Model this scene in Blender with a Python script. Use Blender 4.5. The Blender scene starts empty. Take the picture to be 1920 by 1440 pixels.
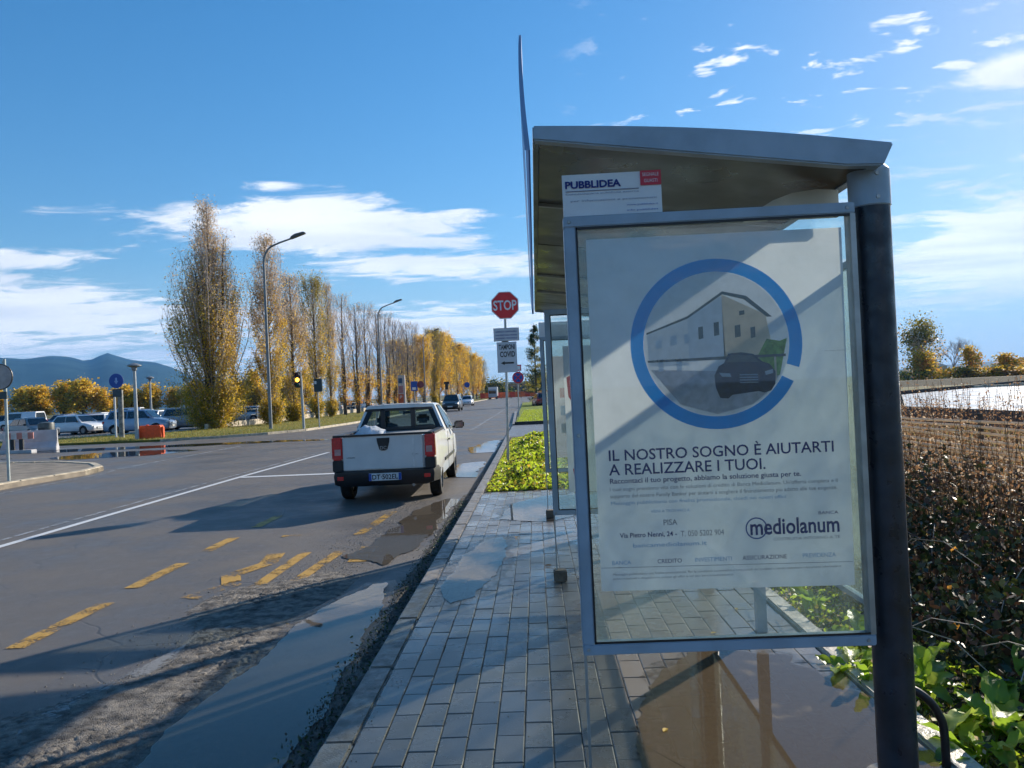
import bpy, math, random
import numpy as np
from mathutils import Vector, Matrix, noise as mnoise
random.seed(7); rng = np.random.default_rng(7)
PI = math.pi
scene = bpy.context.scene
COL = scene.collection

# ------------------------------------------------------------------ camera, sky, sun
cam_d = bpy.data.cameras.new('camera'); cam = bpy.data.objects.new('camera', cam_d); COL.objects.link(cam)
cam_d.sensor_fit = 'HORIZONTAL'; cam_d.sensor_width = 36.0; cam_d.lens = 36.0 * 1443.0 / 1920.0
cam_d.clip_start = 0.05; cam_d.clip_end = 30000
cam.matrix_world = Matrix.Translation((0, 0, 1.70)) @ (Matrix.Rotation(0.0301, 4, 'Z') @ Matrix.Rotation(PI/2 + 0.0104, 4, 'X') @ Matrix.Rotation(-0.046, 4, 'Z'))
scene.camera = cam
SUN_AZ, SUN_EL = math.radians(41), math.radians(22.5)      # azimuth from +Y towards +X
sun_d = bpy.data.lights.new('sun', 'SUN'); sun = bpy.data.objects.new('sun', sun_d); COL.objects.link(sun)
sun_d.energy = 5.0; sun_d.angle = math.radians(0.6); sun_d.color = (1.0, 0.90, 0.76)
sv = Vector((math.sin(SUN_AZ)*math.cos(SUN_EL), math.cos(SUN_AZ)*math.cos(SUN_EL), math.sin(SUN_EL)))
sun.rotation_euler = sv.to_track_quat('Z', 'Y').to_euler()
scene.view_settings.view_transform = 'Standard'; scene.view_settings.look = 'None'
scene.view_settings.exposure = 0.80; scene.view_settings.gamma = 1.0; scene.view_settings.use_curve_mapping = False

scene.cycles.max_bounces = 8; scene.cycles.diffuse_bounces = 3; scene.cycles.glossy_bounces = 4; scene.cycles.transmission_bounces = 6; scene.cycles.volume_bounces = 0; scene.cycles.transparent_max_bounces = 16; scene.cycles.caustics_reflective = False; scene.cycles.caustics_refractive = False
def ND(nt, t, **kw):
    n = nt.nodes.new(t)
    for k, v in kw.items(): setattr(n, k, v)
    return n
class G:
    """small expression helper for math nodes"""
    def __init__(s, nt): s.nt = nt
    def m(s, op, a, b=None, c=None, clamp=False):
        n = s.nt.nodes.new('ShaderNodeMath'); n.operation = op; n.use_clamp = clamp
        for i, v in enumerate((a, b, c)):
            if v is None: continue
            if isinstance(v, (int, float)): n.inputs[i].default_value = v
            else: s.nt.links.new(v, n.inputs[i])
        return n.outputs[0]
    def noise(s, vec, scale, detail=5, rough=.55, dist=0):
        n = s.nt.nodes.new('ShaderNodeTexNoise')
        n.inputs['Scale'].default_value = scale; n.inputs['Detail'].default_value = detail
        n.inputs['Roughness'].default_value = rough; n.inputs['Distortion'].default_value = dist
        if vec is not None: s.nt.links.new(vec, n.inputs['Vector'])
        return n.outputs['Fac']
    def ramp(s, f, a, b, x0=0., x1=1.):
        n = s.nt.nodes.new('ShaderNodeMapRange'); n.clamp = True; n.interpolation_type = 'SMOOTHSTEP'
        n.inputs[1].default_value = a; n.inputs[2].default_value = b; n.inputs[3].default_value = x0; n.inputs[4].default_value = x1
        s.nt.links.new(f, n.inputs[0]); return n.outputs[0]
    def mix(s, f, a, b):
        n = s.nt.nodes.new('ShaderNodeMix'); n.data_type = 'RGBA'
        for i, v in ((0, f), (6, a), (7, b)):
            if isinstance(v, (int, float)): n.inputs[i].default_value = v
            elif isinstance(v, tuple): n.inputs[i].default_value = (*v[:3], 1)
            else: s.nt.links.new(v, n.inputs[i])
        return n.outputs[2]

world = bpy.data.worlds.new('World'); scene.world = world; world.use_nodes = True
nt = world.node_tree; nt.nodes.clear(); g = G(nt)
out = ND(nt, 'ShaderNodeOutputWorld'); bg = ND(nt, 'ShaderNodeBackground'); nt.links.new(bg.outputs[0], out.inputs[0])
sky = ND(nt, 'ShaderNodeTexSky', sky_type='NISHITA'); sky.sun_disc = False
sky.sun_elevation = SUN_EL; sky.sun_rotation = SUN_AZ; sky.altitude = 0; sky.air_density = 1.0; sky.dust_density = 0.15; sky.ozone_density = 2.0
hs = ND(nt, 'ShaderNodeHueSaturation'); hs.inputs['Saturation'].default_value = 1.36
bw = ND(nt, 'ShaderNodeRGBToBW'); nt.links.new(sky.outputs[0], bw.inputs[0])
gain = g.m('DIVIDE', 1.0, g.m('ADD', .98, g.m('MULTIPLY', bw.outputs[0], .085)))      # a camera's soft shoulder on the bright side of the sky
vm = ND(nt, 'ShaderNodeVectorMath', operation='SCALE'); nt.links.new(sky.outputs[0], vm.inputs[0]); nt.links.new(gain, vm.inputs['Scale'])
nt.links.new(vm.outputs[0], hs.inputs['Color'])
tc = ND(nt, 'ShaderNodeTexCoord'); sx = ND(nt, 'ShaderNodeSeparateXYZ'); nt.links.new(tc.outputs['Generated'], sx.inputs[0])
X, Y, Z = sx.outputs
az = g.m('ARCTAN2', X, Y); el = g.m('ARCSINE', Z)
zz = g.m('ADD', g.m('MAXIMUM', Z, 0.0), 0.06)
cv = ND(nt, 'ShaderNodeCombineXYZ'); nt.links.new(g.m('DIVIDE', X, zz), cv.inputs[0]); nt.links.new(g.m('DIVIDE', Y, zz), cv.inputs[1])
mp = ND(nt, 'ShaderNodeMapping'); mp.inputs['Scale'].default_value = (0.55, 0.8, 1); mp.inputs['Rotation'].default_value = (0, 0, .35); mp.inputs['Location'].default_value = (3.3, 1.7, 0)
nt.links.new(cv.outputs[0], mp.inputs[0])
n1 = g.noise(mp.outputs[0], 1.05, 5, .60, .35); n2 = g.noise(mp.outputs[0], 4.6, 5, .64, .5)
nz = g.m('ADD', g.m('MULTIPLY', n1, .52), g.m('MULTIPLY', n2, .48))
cov = None                                                # where the cloud banks of that day stood: azimuth, elevation, spreads, weight
for (a, e, sa, se, w) in [(-.27, .222, .18, .040, .30), (-.12, .165, .24, .022, .20), (-.62, .170, .10, .018, .22), (-.66, .105, .28, .045, .33),
                          (-.10, .090, .30, .034, .25), (-.45, .05, .5, .022, .16), (.56, .130, .16, .055, .31), (.60, .225, .07, .009, .17),
                          (.60, .315, .10, .018, .24), (-.33, .262, .06, .012, .20), (1.2, .2, .4, .1, .2), (-1.5, .2, .4, .09, .2), (2.8, .25, .8, .1, .2)]:
    q = g.m('ADD', g.m('POWER', g.m('ABSOLUTE', g.m('DIVIDE', g.m('SUBTRACT', az, a), sa)), 2), g.m('POWER', g.m('ABSOLUTE', g.m('DIVIDE', g.m('SUBTRACT', el, e), se)), 2))
    t = g.m('MULTIPLY', g.m('EXPONENT', g.m('MULTIPLY', q, -1)), w)
    cov = t if cov is None else g.m('MAXIMUM', cov, t)
dens = g.ramp(g.m('ADD', nz, cov), .585, .70, 0, .93)
n3 = g.noise(mp.outputs[0], 8.5, 4, .6, .3)
pq = g.m('ADD', g.m('POWER', g.m('ABSOLUTE', g.m('DIVIDE', g.m('SUBTRACT', az, .38), .26)), 4), g.m('POWER', g.m('ABSOLUTE', g.m('DIVIDE', g.m('SUBTRACT', el, .37), .10)), 4))
puff = g.m('MULTIPLY', g.m('MULTIPLY', g.ramp(g.m('ADD', n3, g.m('MULTIPLY', n1, .35)), .735, .83), g.m('EXPONENT', g.m('MULTIPLY', pq, -1))), .9)
dens = g.m('MAXIMUM', dens, puff)
horiz = g.ramp(el, -.02, .19, .85, 0)
shade = g.ramp(n1, .35, .75)
ccol = g.mix(shade, (7.2, 7.2, 7.3), (4.3, 4.7, 5.3))
c1 = g.mix(horiz, hs.outputs[0], (3.0, 3.75, 4.7))
c2 = g.mix(dens, c1, ccol)
nt.links.new(c2, bg.inputs[0]); bg.inputs[1].default_value = 0.105
world.cycles.sampling_method = 'MANUAL'; world.cycles.sample_map_resolution = 512
scene.cycles.adaptive_threshold = .02

# ------------------------------------------------------------------ materials
def srgb(r, g_, b): return tuple(((c/255)/12.92 if c/255 <= .04045 else ((c/255+.055)/1.055)**2.4) for c in (r, g_, b))
MATS = {}
def pm(name, col, rough=.6, metal=0., var=.15, scale=6., bump=0., bscale=60., spec=.5, coat=0., col2=None, rvar=0., transl=0., emis=None):
    if name in MATS: return MATS[name]
    m = bpy.data.materials.new(name); m.use_nodes = True; nt = m.node_tree; g = G(nt); b = nt.nodes['Principled BSDF']
    tc = ND(nt, 'ShaderNodeTexCoord'); V = tc.outputs['Object']
    nz = g.noise(V, scale, 5)
    a = tuple(c*(1-var) for c in col); c2 = tuple(min(1, c*(1+var)) for c in (col2 or col))
    nt.links.new(g.mix(g.ramp(nz, .32, .68), a, c2), b.inputs['Base Color'])
    b.inputs['Roughness'].default_value = rough; b.inputs['Metallic'].default_value = metal
    b.inputs['Specular IOR Level'].default_value = spec; b.inputs['Coat Weight'].default_value = coat; b.inputs['Coat Roughness'].default_value = .08
    if rvar: nt.links.new(g.ramp(g.noise(V, scale*1.7, 4), .3, .7, max(.02, rough-rvar), min(1, rough+rvar)), b.inputs['Roughness'])
    if bump:
        bp = ND(nt, 'ShaderNodeBump'); bp.inputs['Strength'].default_value = min(1, bump); bp.inputs['Distance'].default_value = .02*max(1, bump)
        nt.links.new(g.noise(V, bscale, 4), bp.inputs['Height']); nt.links.new(bp.outputs[0], b.inputs['Normal'])
    if transl:
        tr = ND(nt, 'ShaderNodeBsdfTranslucent'); tr.inputs[0].default_value = (*[min(1, c*1.35) for c in (col2 or col)], 1)
        mx = ND(nt, 'ShaderNodeMixShader'); mx.inputs[0].default_value = transl
        nt.links.new(b.outputs[0], mx.inputs[1]); nt.links.new(tr.outputs[0], mx.inputs[2]); nt.links.new(mx.outputs[0], nt.nodes['Material Output'].inputs[0])
    if emis: b.inputs['Emission Color'].default_value = (*emis[:3], 1); b.inputs['Emission Strength'].default_value = emis[3]
    MATS[name] = m; return m
def glass_mat(name, tint=(.82, .92, .90), rough=.02, dirt=.10, ior=1.45, dcol=(.6, .68, .66)):
    m = bpy.data.materials.new(name); m.use_nodes = True; nt = m.node_tree; g = G(nt); nt.nodes.remove(nt.nodes['Principled BSDF'])
    o = nt.nodes['Material Output']; t = ND(nt, 'ShaderNodeBsdfTransparent'); t.inputs[0].default_value = (*tint, 1)
    gl = ND(nt, 'ShaderNodeBsdfGlossy'); gl.inputs['Roughness'].default_value = rough
    lw_ = ND(nt, 'ShaderNodeLayerWeight'); fr_out = g.m('ADD', .04, g.m('MULTIPLY', g.m('POWER', lw_.outputs['Facing'], 5.0), .9))
    df = ND(nt, 'ShaderNodeBsdfDiffuse'); df.inputs[0].default_value = (*dcol, 1)
    tl = ND(nt, 'ShaderNodeBsdfTranslucent'); tl.inputs[0].default_value = (*dcol, 1)
    ad = ND(nt, 'ShaderNodeMixShader'); ad.inputs[0].default_value = .5; nt.links.new(df.outputs[0], ad.inputs[1]); nt.links.new(tl.outputs[0], ad.inputs[2])
    tc = ND(nt, 'ShaderNodeTexCoord')
    m1 = ND(nt, 'ShaderNodeMixShader'); nt.links.new(g.ramp(g.noise(tc.outputs['Object'], 3.5, 6, .7), .3, .8, dirt*.4, dirt*1.6), m1.inputs[0])
    nt.links.new(t.outputs[0], m1.inputs[1]); nt.links.new(ad.outputs[0], m1.inputs[2])
    m2 = ND(nt, 'ShaderNodeMixShader'); nt.links.new(fr_out, m2.inputs[0]); nt.links.new(m1.outputs[0], m2.inputs[1]); nt.links.new(gl.outputs[0], m2.inputs[2])
    nt.links.new(m2.outputs[0], o.inputs[0]); MATS[name] = m; return m
def water_mat(name, col, opaque, rip=.02):
    m = bpy.data.materials.new(name); m.use_nodes = True; nt = m.node_tree; g = G(nt); nt.nodes.remove(nt.nodes['Principled BSDF'])
    o = nt.nodes['Material Output']; t = ND(nt, 'ShaderNodeBsdfTransparent'); t.inputs[0].default_value = (.85, .80, .72, 1)
    df = ND(nt, 'ShaderNodeBsdfDiffuse'); df.inputs[0].default_value = (*col, 1)
    gl = ND(nt, 'ShaderNodeBsdfGlossy'); gl.inputs['Roughness'].default_value = .015
    fr = ND(nt, 'ShaderNodeFresnel'); fr.inputs[0].default_value = 1.42
    tc = ND(nt, 'ShaderNodeTexCoord'); bp = ND(nt, 'ShaderNodeBump'); bp.inputs['Strength'].default_value = rip; bp.inputs['Distance'].default_value = .01
    nt.links.new(g.noise(tc.outputs['Object'], 9, 3), bp.inputs['Height'])
    nt.links.new(bp.outputs[0], gl.inputs['Normal']); nt.links.new(bp.outputs[0], fr.inputs['Normal'])
    m1 = ND(nt, 'ShaderNodeMixShader'); m1.inputs[0].default_value = opaque; nt.links.new(t.outputs[0], m1.inputs[1]); nt.links.new(df.outputs[0], m1.inputs[2])
    m2 = ND(nt, 'ShaderNodeMixShader'); nt.links.new(fr.outputs[0], m2.inputs[0]); nt.links.new(m1.outputs[0], m2.inputs[1]); nt.links.new(gl.outputs[0], m2.inputs[2])
    nt.links.new(m2.outputs[0], o.inputs[0]); MATS[name] = m; return m
def worn_paint(name, col, wear=.45, rough=.55, scale=14):
    m = bpy.data.materials.new(name); m.use_nodes = True; nt = m.node_tree; g = G(nt); b = nt.nodes['Principled BSDF']; o = nt.nodes['Material Output']
    tc = ND(nt, 'ShaderNodeTexCoord'); V = tc.outputs['Object']
    nt.links.new(g.mix(g.noise(V, 30, 4), tuple(c*.7 for c in col), col), b.inputs['Base Color']); b.inputs['Roughness'].default_value = rough
    t = ND(nt, 'ShaderNodeBsdfTransparent'); mx = ND(nt, 'ShaderNodeMixShader')
    nt.links.new(g.ramp(g.m('ADD', g.m('MULTIPLY', g.noise(V, scale*3.5, 6, .8), .5), g.m('MULTIPLY', g.noise(V, scale*.28, 4), .5)), wear-.06, wear+.03), mx.inputs[0])
    nt.links.new(t.outputs[0], mx.inputs[1]); nt.links.new(b.outputs[0], mx.inputs[2]); nt.links.new(mx.outputs[0], o.inputs[0]); MATS[name] = m; return m

def asphalt():
    m = bpy.data.materials.new('asphalt'); m.use_nodes = True; nt = m.node_tree; g = G(nt); b = nt.nodes['Principled BSDF']
    tc = ND(nt, 'ShaderNodeTexCoord'); V = tc.outputs['Object']; s = ND(nt, 'ShaderNodeSeparateXYZ'); nt.links.new(V, s.inputs[0])
    fine = g.noise(V, 160, 3, .7); big = g.noise(V, .55, 5, .6); med = g.noise(V, 5, 6, .65)
    # longitudinal lane wear: streaks stretched along the road
    mpn = ND(nt, 'ShaderNodeMapping'); mpn.inputs['Scale'].default_value = (1.6, .06, 1); nt.links.new(V, mpn.inputs[0]); streak = g.noise(mpn.outputs[0], 1, 4)
    c = g.mix(g.ramp(fine, .3, .7), (.075, .066, .059), (.175, .155, .135))
    c = g.mix(g.m('MULTIPLY', g.ramp(big, .35, .7), .6), c, (.085, .076, .068))
    c = g.mix(g.m('MULTIPLY', g.ramp(med, .5, .75), .35), c, (.16, .145, .125))
    c = g.mix(g.m('MULTIPLY', g.ramp(streak, .45, .7), .4), c, (.13, .118, .105))
    vor = ND(nt, 'ShaderNodeTexVoronoi'); vor.feature = 'DISTANCE_TO_EDGE'; vor.inputs['Scale'].default_value = .9
    wv = ND(nt, 'ShaderNodeMix'); wv.data_type = 'VECTOR'; wv.inputs[0].default_value = .25
    nn = ND(nt, 'ShaderNodeTexNoise'); nn.inputs['Scale'].default_value = 1.5; nt.links.new(V, nn.inputs['Vector'])
    nt.links.new(V, wv.inputs[4]); nt.links.new(nn.outputs['Color'], wv.inputs[5]); nt.links.new(wv.outputs[1], vor.inputs['Vector'])
    crack = g.m('MULTIPLY', g.ramp(vor.outputs['Distance'], .0, .012, 1, 0), g.ramp(big, .45, .6))
    c = g.mix(g.m('MULTIPLY', crack, .45), c, (.04, .036, .033))
    nt.links.new(c, b.inputs['Base Color'])
    nt.links.new(g.ramp(g.m('ADD', big, g.m('MULTIPLY', med, .25)), .45, .80, .72, .42), b.inputs['Roughness'])
    bp = ND(nt, 'ShaderNodeBump'); bp.inputs['Strength'].default_value = .55; bp.inputs['Distance'].default_value = .006
    nt.links.new(g.m('SUBTRACT', g.m('ADD', fine, g.m('MULTIPLY', med, .8)), g.m('MULTIPLY', crack, .9)), bp.inputs['Height']); nt.links.new(bp.outputs[0], b.inputs['Normal'])
    return m
def tile_mat(name, dark=1.0):
    m = bpy.data.materials.new(name); m.use_nodes = True; nt = m.node_tree; g = G(nt); b = nt.nodes['Principled BSDF']
    tc = ND(nt, 'ShaderNodeTexCoord'); geo = ND(nt, 'ShaderNodeNewGeometry'); V = geo.outputs['Position']; oi = ND(nt, 'ShaderNodeObjectInfo')
    fine = g.noise(V, 140, 4, .7); med = g.noise(V, 2.2, 6, .6)
    isl = geo.outputs['Random Per Island']
    rnd = g.m('FRACT', g.m('ADD', isl, g.m('MULTIPLY', oi.outputs['Random'], 7.7)))
    c = g.mix(rnd, tuple(v*dark for v in (.135, .117, .100)), tuple(v*dark for v in (.205, .180, .155)))
    c = g.mix(g.m('MULTIPLY', g.ramp(med, .4, .7), .45), c, tuple(v*dark for v in (.13, .135, .12)))
    c = g.mix(g.m('MULTIPLY', g.ramp(fine, .45, .7), .25), c, tuple(v*dark for v in (.26, .24, .22)))
    nt.links.new(c, b.inputs['Base Color'])
    nt.links.new(g.ramp(g.m('ADD', med, g.m('MULTIPLY', fine, .15)), .36, .72, .09, .34), b.inputs['Roughness'])
    bp = ND(nt, 'ShaderNodeBump'); bp.inputs['Strength'].default_value = .18; bp.inputs['Distance'].default_value = .003
    nt.links.new(g.m('ADD', fine, g.noise(V, 18, 3)), bp.inputs['Height']); nt.links.new(bp.outputs[0], b.inputs['Normal'])
    return m
def grass_ground(name, c1, c2, c3):
    m = bpy.data.materials.new(name); m.use_nodes = True; nt = m.node_tree; g = G(nt); b = nt.nodes['Principled BSDF']
    tc = ND(nt, 'ShaderNodeTexCoord'); V = tc.outputs['Object']
    c = g.mix(g.ramp(g.noise(V, .12, 6, .6), .35, .65), c1, c2); c = g.mix(g.m('MULTIPLY', g.ramp(g.noise(V, 1.1, 8, .7), .45, .7), .7), c, c3)
    c = g.mix(g.m('MULTIPLY', g.noise(V, 18, 3), .4), c, tuple(v*.4 for v in c1)); nt.links.new(c, b.inputs['Base Color']); b.inputs['Roughness'].default_value = .95; b.inputs['Specular IOR Level'].default_value = .15
    bp = ND(nt, 'ShaderNodeBump'); bp.inputs['Strength'].default_value = .6; bp.inputs['Distance'].default_value = .05; nt.links.new(g.noise(V, 9, 6, .7), bp.inputs['Height']); nt.links.new(bp.outputs[0], b.inputs['Normal'])
    return m

M_asph = asphalt(); M_tile = tile_mat('paver_concrete'); 
M_kerb = pm('kerb_stone', (.22, .20, .175), .5, var=.25, scale=9, bump=.3, bscale=90, rvar=.2)
M_kerbw = pm('pale_kerb', (.46, .40, .30), .8, var=.25, scale=5, bump=.3)
M_joint = pm('joint_sand', (.075, .066, .055), .6, var=.4, scale=14, bump=.3)
M_ground = grass_ground('meadow', (.10, .11, .035), (.16, .14, .06), (.20, .16, .08))
M_verge = grass_ground('verge_grass', (.11, .135, .03), (.20, .18, .045), (.30, .22, .05))
M_soil = pm('wet_soil', (.030, .024, .018), .7, var=.5, scale=25, bump=.8, bscale=50, col2=(.06, .05, .035))
M_grey = pm('shelter_grey_paint', srgb(150, 168, 184), .38, var=.12, scale=5, bump=.06, rvar=.08)
M_steel = pm('brushed_steel', (.30, .30, .28), .34, metal=.85, var=.2, scale=3, rvar=.1)
M_under = pm('roof_lining', (.085, .088, .075), .34, metal=.6, var=.1, scale=1.5, rvar=.1)
M_post = pm('anthracite_paint', (.020, .024, .034), .40, var=.35, scale=9, rvar=.16, bump=.05)
M_black = pm('black_plastic', (.012, .012, .014), .45, var=.2)
M_rubber = pm('tyre_rubber', (.014, .014, .014), .85, var=.3, scale=20)
M_galv = pm('galvanised_steel', (.38, .40, .40), .45, metal=.6, var=.15, scale=10)
M_lampst = pm('lamp_post_steel', (.22, .23, .24), .5, metal=.4, var=.15)
M_glass = glass_mat('shelter_glass', (.95, .975, .97), .02, .07)
M_frost = glass_mat('hazy_glass', (.86, .92, .90), .08, .36, dcol=(.78, .86, .78))
M_carglass = glass_mat('vehicle_glass', (.45, .55, .55), .01, .02)
M_darkglass = pm('dark_window', (.015, .022, .03), .06, var=.2, spec=.8)
M_paper = pm('poster_paper', (.80, .82, .93), .55, var=.02, transl=.26)
M_blueink = pm('blue_print', (.01, .32, .80), .5, var=.03, transl=.3)
M_navy = pm('navy_print', (.010, .025, .20), .5, var=.05, transl=.15)
M_greyink = pm('grey_print', (.25, .27, .36), .5, var=.05, transl=.2)
M_ltblue = pm('light_blue_print', (.22, .42, .68), .5, var=.05, transl=.25)
M_white = pm('white_enamel', (.72, .74, .76), .4, var=.04)
M_red = pm('sign_red', (.72, .02, .025), .4, var=.06)
M_blue = pm('sign_blue', (.01, .07, .36), .4, var=.06)
M_orange = pm('orange_plastic', (.75, .10, .012), .5, var=.12, transl=.12)
M_yellow = worn_paint('worn_yellow_marking', (.56, .32, .05), .50)
M_yellow2 = worn_paint('broken_yellow_marking', (.56, .32, .05), .505, scale=9)
M_wline = worn_paint('white_marking', (.72, .73, .72), .36)
M_wline2 = worn_paint('faded_white_marking', (.40, .41, .42), .50)
M_water = water_mat('murky_water', (.13, .108, .085), .80, .01)
M_water2 = water_mat('brown_puddle_water', (.21, .155, .095), .42, .01)
M_water3 = water_mat('clear_rain_water', (.12, .12, .12), .30, .02)
M_bark = pm('bark', (.085, .065, .05), .9, var=.4, scale=8, bump=.5, bscale=12)
M_twig = pm('pale_twigs', (.36, .31, .28), .85, var=.3, scale=3)
M_lyel = pm('yellow_leaves', (.68, .45, .045), .6, var=.35, scale=1.2, transl=.45)
M_lolv = pm('olive_leaves', (.30, .25, .035), .6, var=.4, scale=1.2, transl=.35)
M_lpal = pm('pale_dry_leaves', (.58, .44, .30), .7, var=.35, scale=1.2, transl=.35)
M_lora = pm('orange_leaves', (.54, .26, .045), .6, var=.4, scale=1.2, transl=.4)
M_lgrn = pm('fresh_leaves', (.22, .34, .025), .42, var=.35, scale=3, transl=.55, col2=(.36, .45, .03))
M_ldkg = pm('dark_green_leaves', (.035, .065, .018), .5, var=.5, scale=2, transl=.25)
M_lbrn = pm('dry_brown_leaves', (.30, .165, .080), .75, var=.45, scale=2, transl=.4)
M_reed = pm('reed_cane', (.74, .62, .46), .4, var=.25, scale=5, transl=.35)

# ------------------------------------------------------------------ mesh helpers
class MB:
    def __init__(s): s.v = []; s.f = []; s.m = []
    def add(s, vs, fs, m=0):
        o = len(s.v); s.v += [tuple(p) for p in vs]; s.f += [tuple(i+o for i in f) for f in fs]; s.m += [m]*len(fs); return s
    def box(s, x0, x1, y0, y1, z0, z1, m=0, M=None):
        v = [Vector(p) for p in ((x0,y0,z0),(x1,y0,z0),(x1,y1,z0),(x0,y1,z0),(x0,y0,z1),(x1,y0,z1),(x1,y1,z1),(x0,y1,z1))]
        if M is not None: v = [M @ p for p in v]
        return s.add(v, [(0,3,2,1),(4,5,6,7),(0,1,5,4),(1,2,6,5),(2,3,7,6),(3,0,4,7)], m)
    def tube(s, pts, rad, n=8, m=0, cap=True):
        pts = [Vector(p) for p in pts]; rs = rad if isinstance(rad, (list, tuple)) else [rad]*len(pts)
        base = len(s.v); prev = None
        for i, p in enumerate(pts):
            d = (pts[min(i+1, len(pts)-1)] - pts[max(i-1, 0)]).normalized()
            if prev is None: u = d.orthogonal().normalized()
            else:
                u = prev - d*prev.dot(d); u = u.normalized() if u.length > 1e-6 else d.orthogonal().normalized()
            prev = u; w = d.cross(u)
            for k in range(n):
                a = 2*PI*k/n; s.v.append(tuple(p + (u*math.cos(a) + w*math.sin(a))*rs[i]))
        for i in range(len(pts)-1):
            for k in range(n):
                a = base+i*n+k; b = base+i*n+(k+1) % n; s.f.append((a, b, b+n, a+n)); s.m.append(m)
        if cap:
            s.f.append(tuple(base+k for k in reversed(range(n)))); s.m.append(m)
            e = base+(len(pts)-1)*n; s.f.append(tuple(e+k for k in range(n))); s.m.append(m)
        return s
    def prism(s, poly, axis, a, b, m=0):
        """poly: 2D points; axis x|y|z is the extrusion axis from a to b"""
        def P(u, w, t): return {'x': (t, u, w), 'y': (u, t, w), 'z': (u, w, t)}[axis]
        n = len(poly); vs = [P(u, w, a) for u, w in poly] + [P(u, w, b) for u, w in poly]
        fs = [tuple(range(n)), tuple(range(2*n-1, n-1, -1))] + [(i, n+i, n+(i+1) % n, (i+1) % n) for i in range(n)]
        return s.add(vs, fs, m)
    def lathe(s, prof, n=16, c=(0, 0, 0), axis='z', m=0):
        base = len(s.v)
        for r, t in prof:
            for k in range(n):
                a = 2*PI*k/n; p = {'z': (r*math.cos(a), r*math.sin(a), t), 'x': (t, r*math.cos(a), r*math.sin(a)), 'y': (r*math.cos(a), t, r*math.sin(a))}[axis]
                s.v.append((p[0]+c[0], p[1]+c[1], p[2]+c[2]))
        for i in range(len(prof)-1):
            for k in range(n):
                a = base+i*n+k; b = base+i*n+(k+1) % n; s.f.append((a, b, b+n, a+n)); s.m.append(m)
        return s
    def build(s, name, mats, parent=None, smooth=False, loc=None, fix=True, bevel=0):
        me = bpy.data.meshes.new(name); me.from_pydata(s.v, [], s.f)
        for m in (mats if isinstance(mats, (list, tuple)) else [mats]): me.materials.append(m)
        if any(s.m): me.polygons.foreach_set('material_index', s.m)
        if fix:
            import bmesh
            bm = bmesh.new(); bm.from_mesh(me); bmesh.ops.recalc_face_normals(bm, faces=bm.faces)
            if bevel: bmesh.ops.bevel(bm, geom=[e for e in bm.edges if e.is_manifold and e.calc_face_angle(0) > .6], offset=bevel, segments=2, affect='EDGES', clamp_overlap=True)
            bm.to_mesh(me); bm.free()
        if smooth:
            me.polygons.foreach_set('use_smooth', [True]*len(me.polygons)); me.set_sharp_from_angle(angle=math.radians(smooth if smooth is not True else 40))
        me.update()
        return link(name, me, parent, loc)
def link(name, me, parent=None, loc=None):
    o = bpy.data.objects.new(name, me); COL.objects.link(o)
    if parent is not None: o.parent = parent
    if loc is not None: o.location = loc
    return o
def tag(o, label=None, cat=None, group=None, kind=None):
    for k, v in (('label', label), ('category', cat), ('group', group), ('kind', kind)):
        if v: o[k] = v
    return o
def thing(name, label, cat, loc=(0, 0, 0), rz=0, group=None):
    o = bpy.data.objects.new(name, None); COL.objects.link(o); o.location = loc; o.rotation_euler = (0, 0, rz); o.empty_display_size = .3
    return tag(o, label, cat, group)
def struct(o): o['kind'] = 'structure'; return o
def dup(root, loc, rz=None, label=None, scale=None, group=None):
    def cp(o, par):
        c = o.copy(); COL.objects.link(c)
        if par is not None: c.parent = par
        for ch in kids.get(o.name, []): cp(ch, c)
        return c
    kids = {}
    def walk(o):
        kids[o.name] = list(o.children)
        for c in o.children: walk(c)
    walk(root); r = cp(root, None); r.location = loc
    if rz is not None: r.rotation_euler = (0, 0, rz)
    if scale is not None: r.scale = scale if isinstance(scale, tuple) else (scale,)*3
    if label: r['label'] = label
    if group: r['group'] = group
    return r
def quads_mesh(name, V, mi, mats, parent=None, loc=None, tri=False):
    """V: (n,k,3) numpy array of faces"""
    n, k = V.shape[0], V.shape[1]; me = bpy.data.meshes.new(name)
    me.vertices.add(n*k); me.vertices.foreach_set('co', V.reshape(-1).astype(np.float32)); me.loops.add(n*k)
    me.loops.foreach_set('vertex_index', np.arange(n*k, dtype=np.int32)); me.polygons.add(n)
    me.polygons.foreach_set('loop_start', np.arange(0, n*k, k, dtype=np.int32))
    me.polygons.foreach_set('loop_total', np.full(n, k, dtype=np.int32))
    for m in mats: me.materials.append(m)
    me.polygons.foreach_set('material_index', np.asarray(mi, dtype=np.int32)); me.update(calc_edges=True); me.validate()
    return link(name, me, parent, loc)
def leaf_quads(C, size, rs, up=.0, aspect=.6):
    """random leaf quads (diamond) round centres C (n,3)"""
    n = len(C); a = rs.normal(size=(n, 3)); a[:, 2] += up; a /= np.linalg.norm(a, axis=1)[:, None]
    b = rs.normal(size=(n, 3)); b -= a*(a*b).sum(1)[:, None]; b /= np.linalg.norm(b, axis=1)[:, None]
    s = (size*rs.uniform(.6, 1.4, n))[:, None] if np.ndim(size) == 0 else (size*rs.uniform(.6, 1.4, n))[:, None]
    return np.stack([C - a*s*.5, C + b*s*.5*aspect, C + a*s*.5, C - b*s*.5*aspect], 1)
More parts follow.
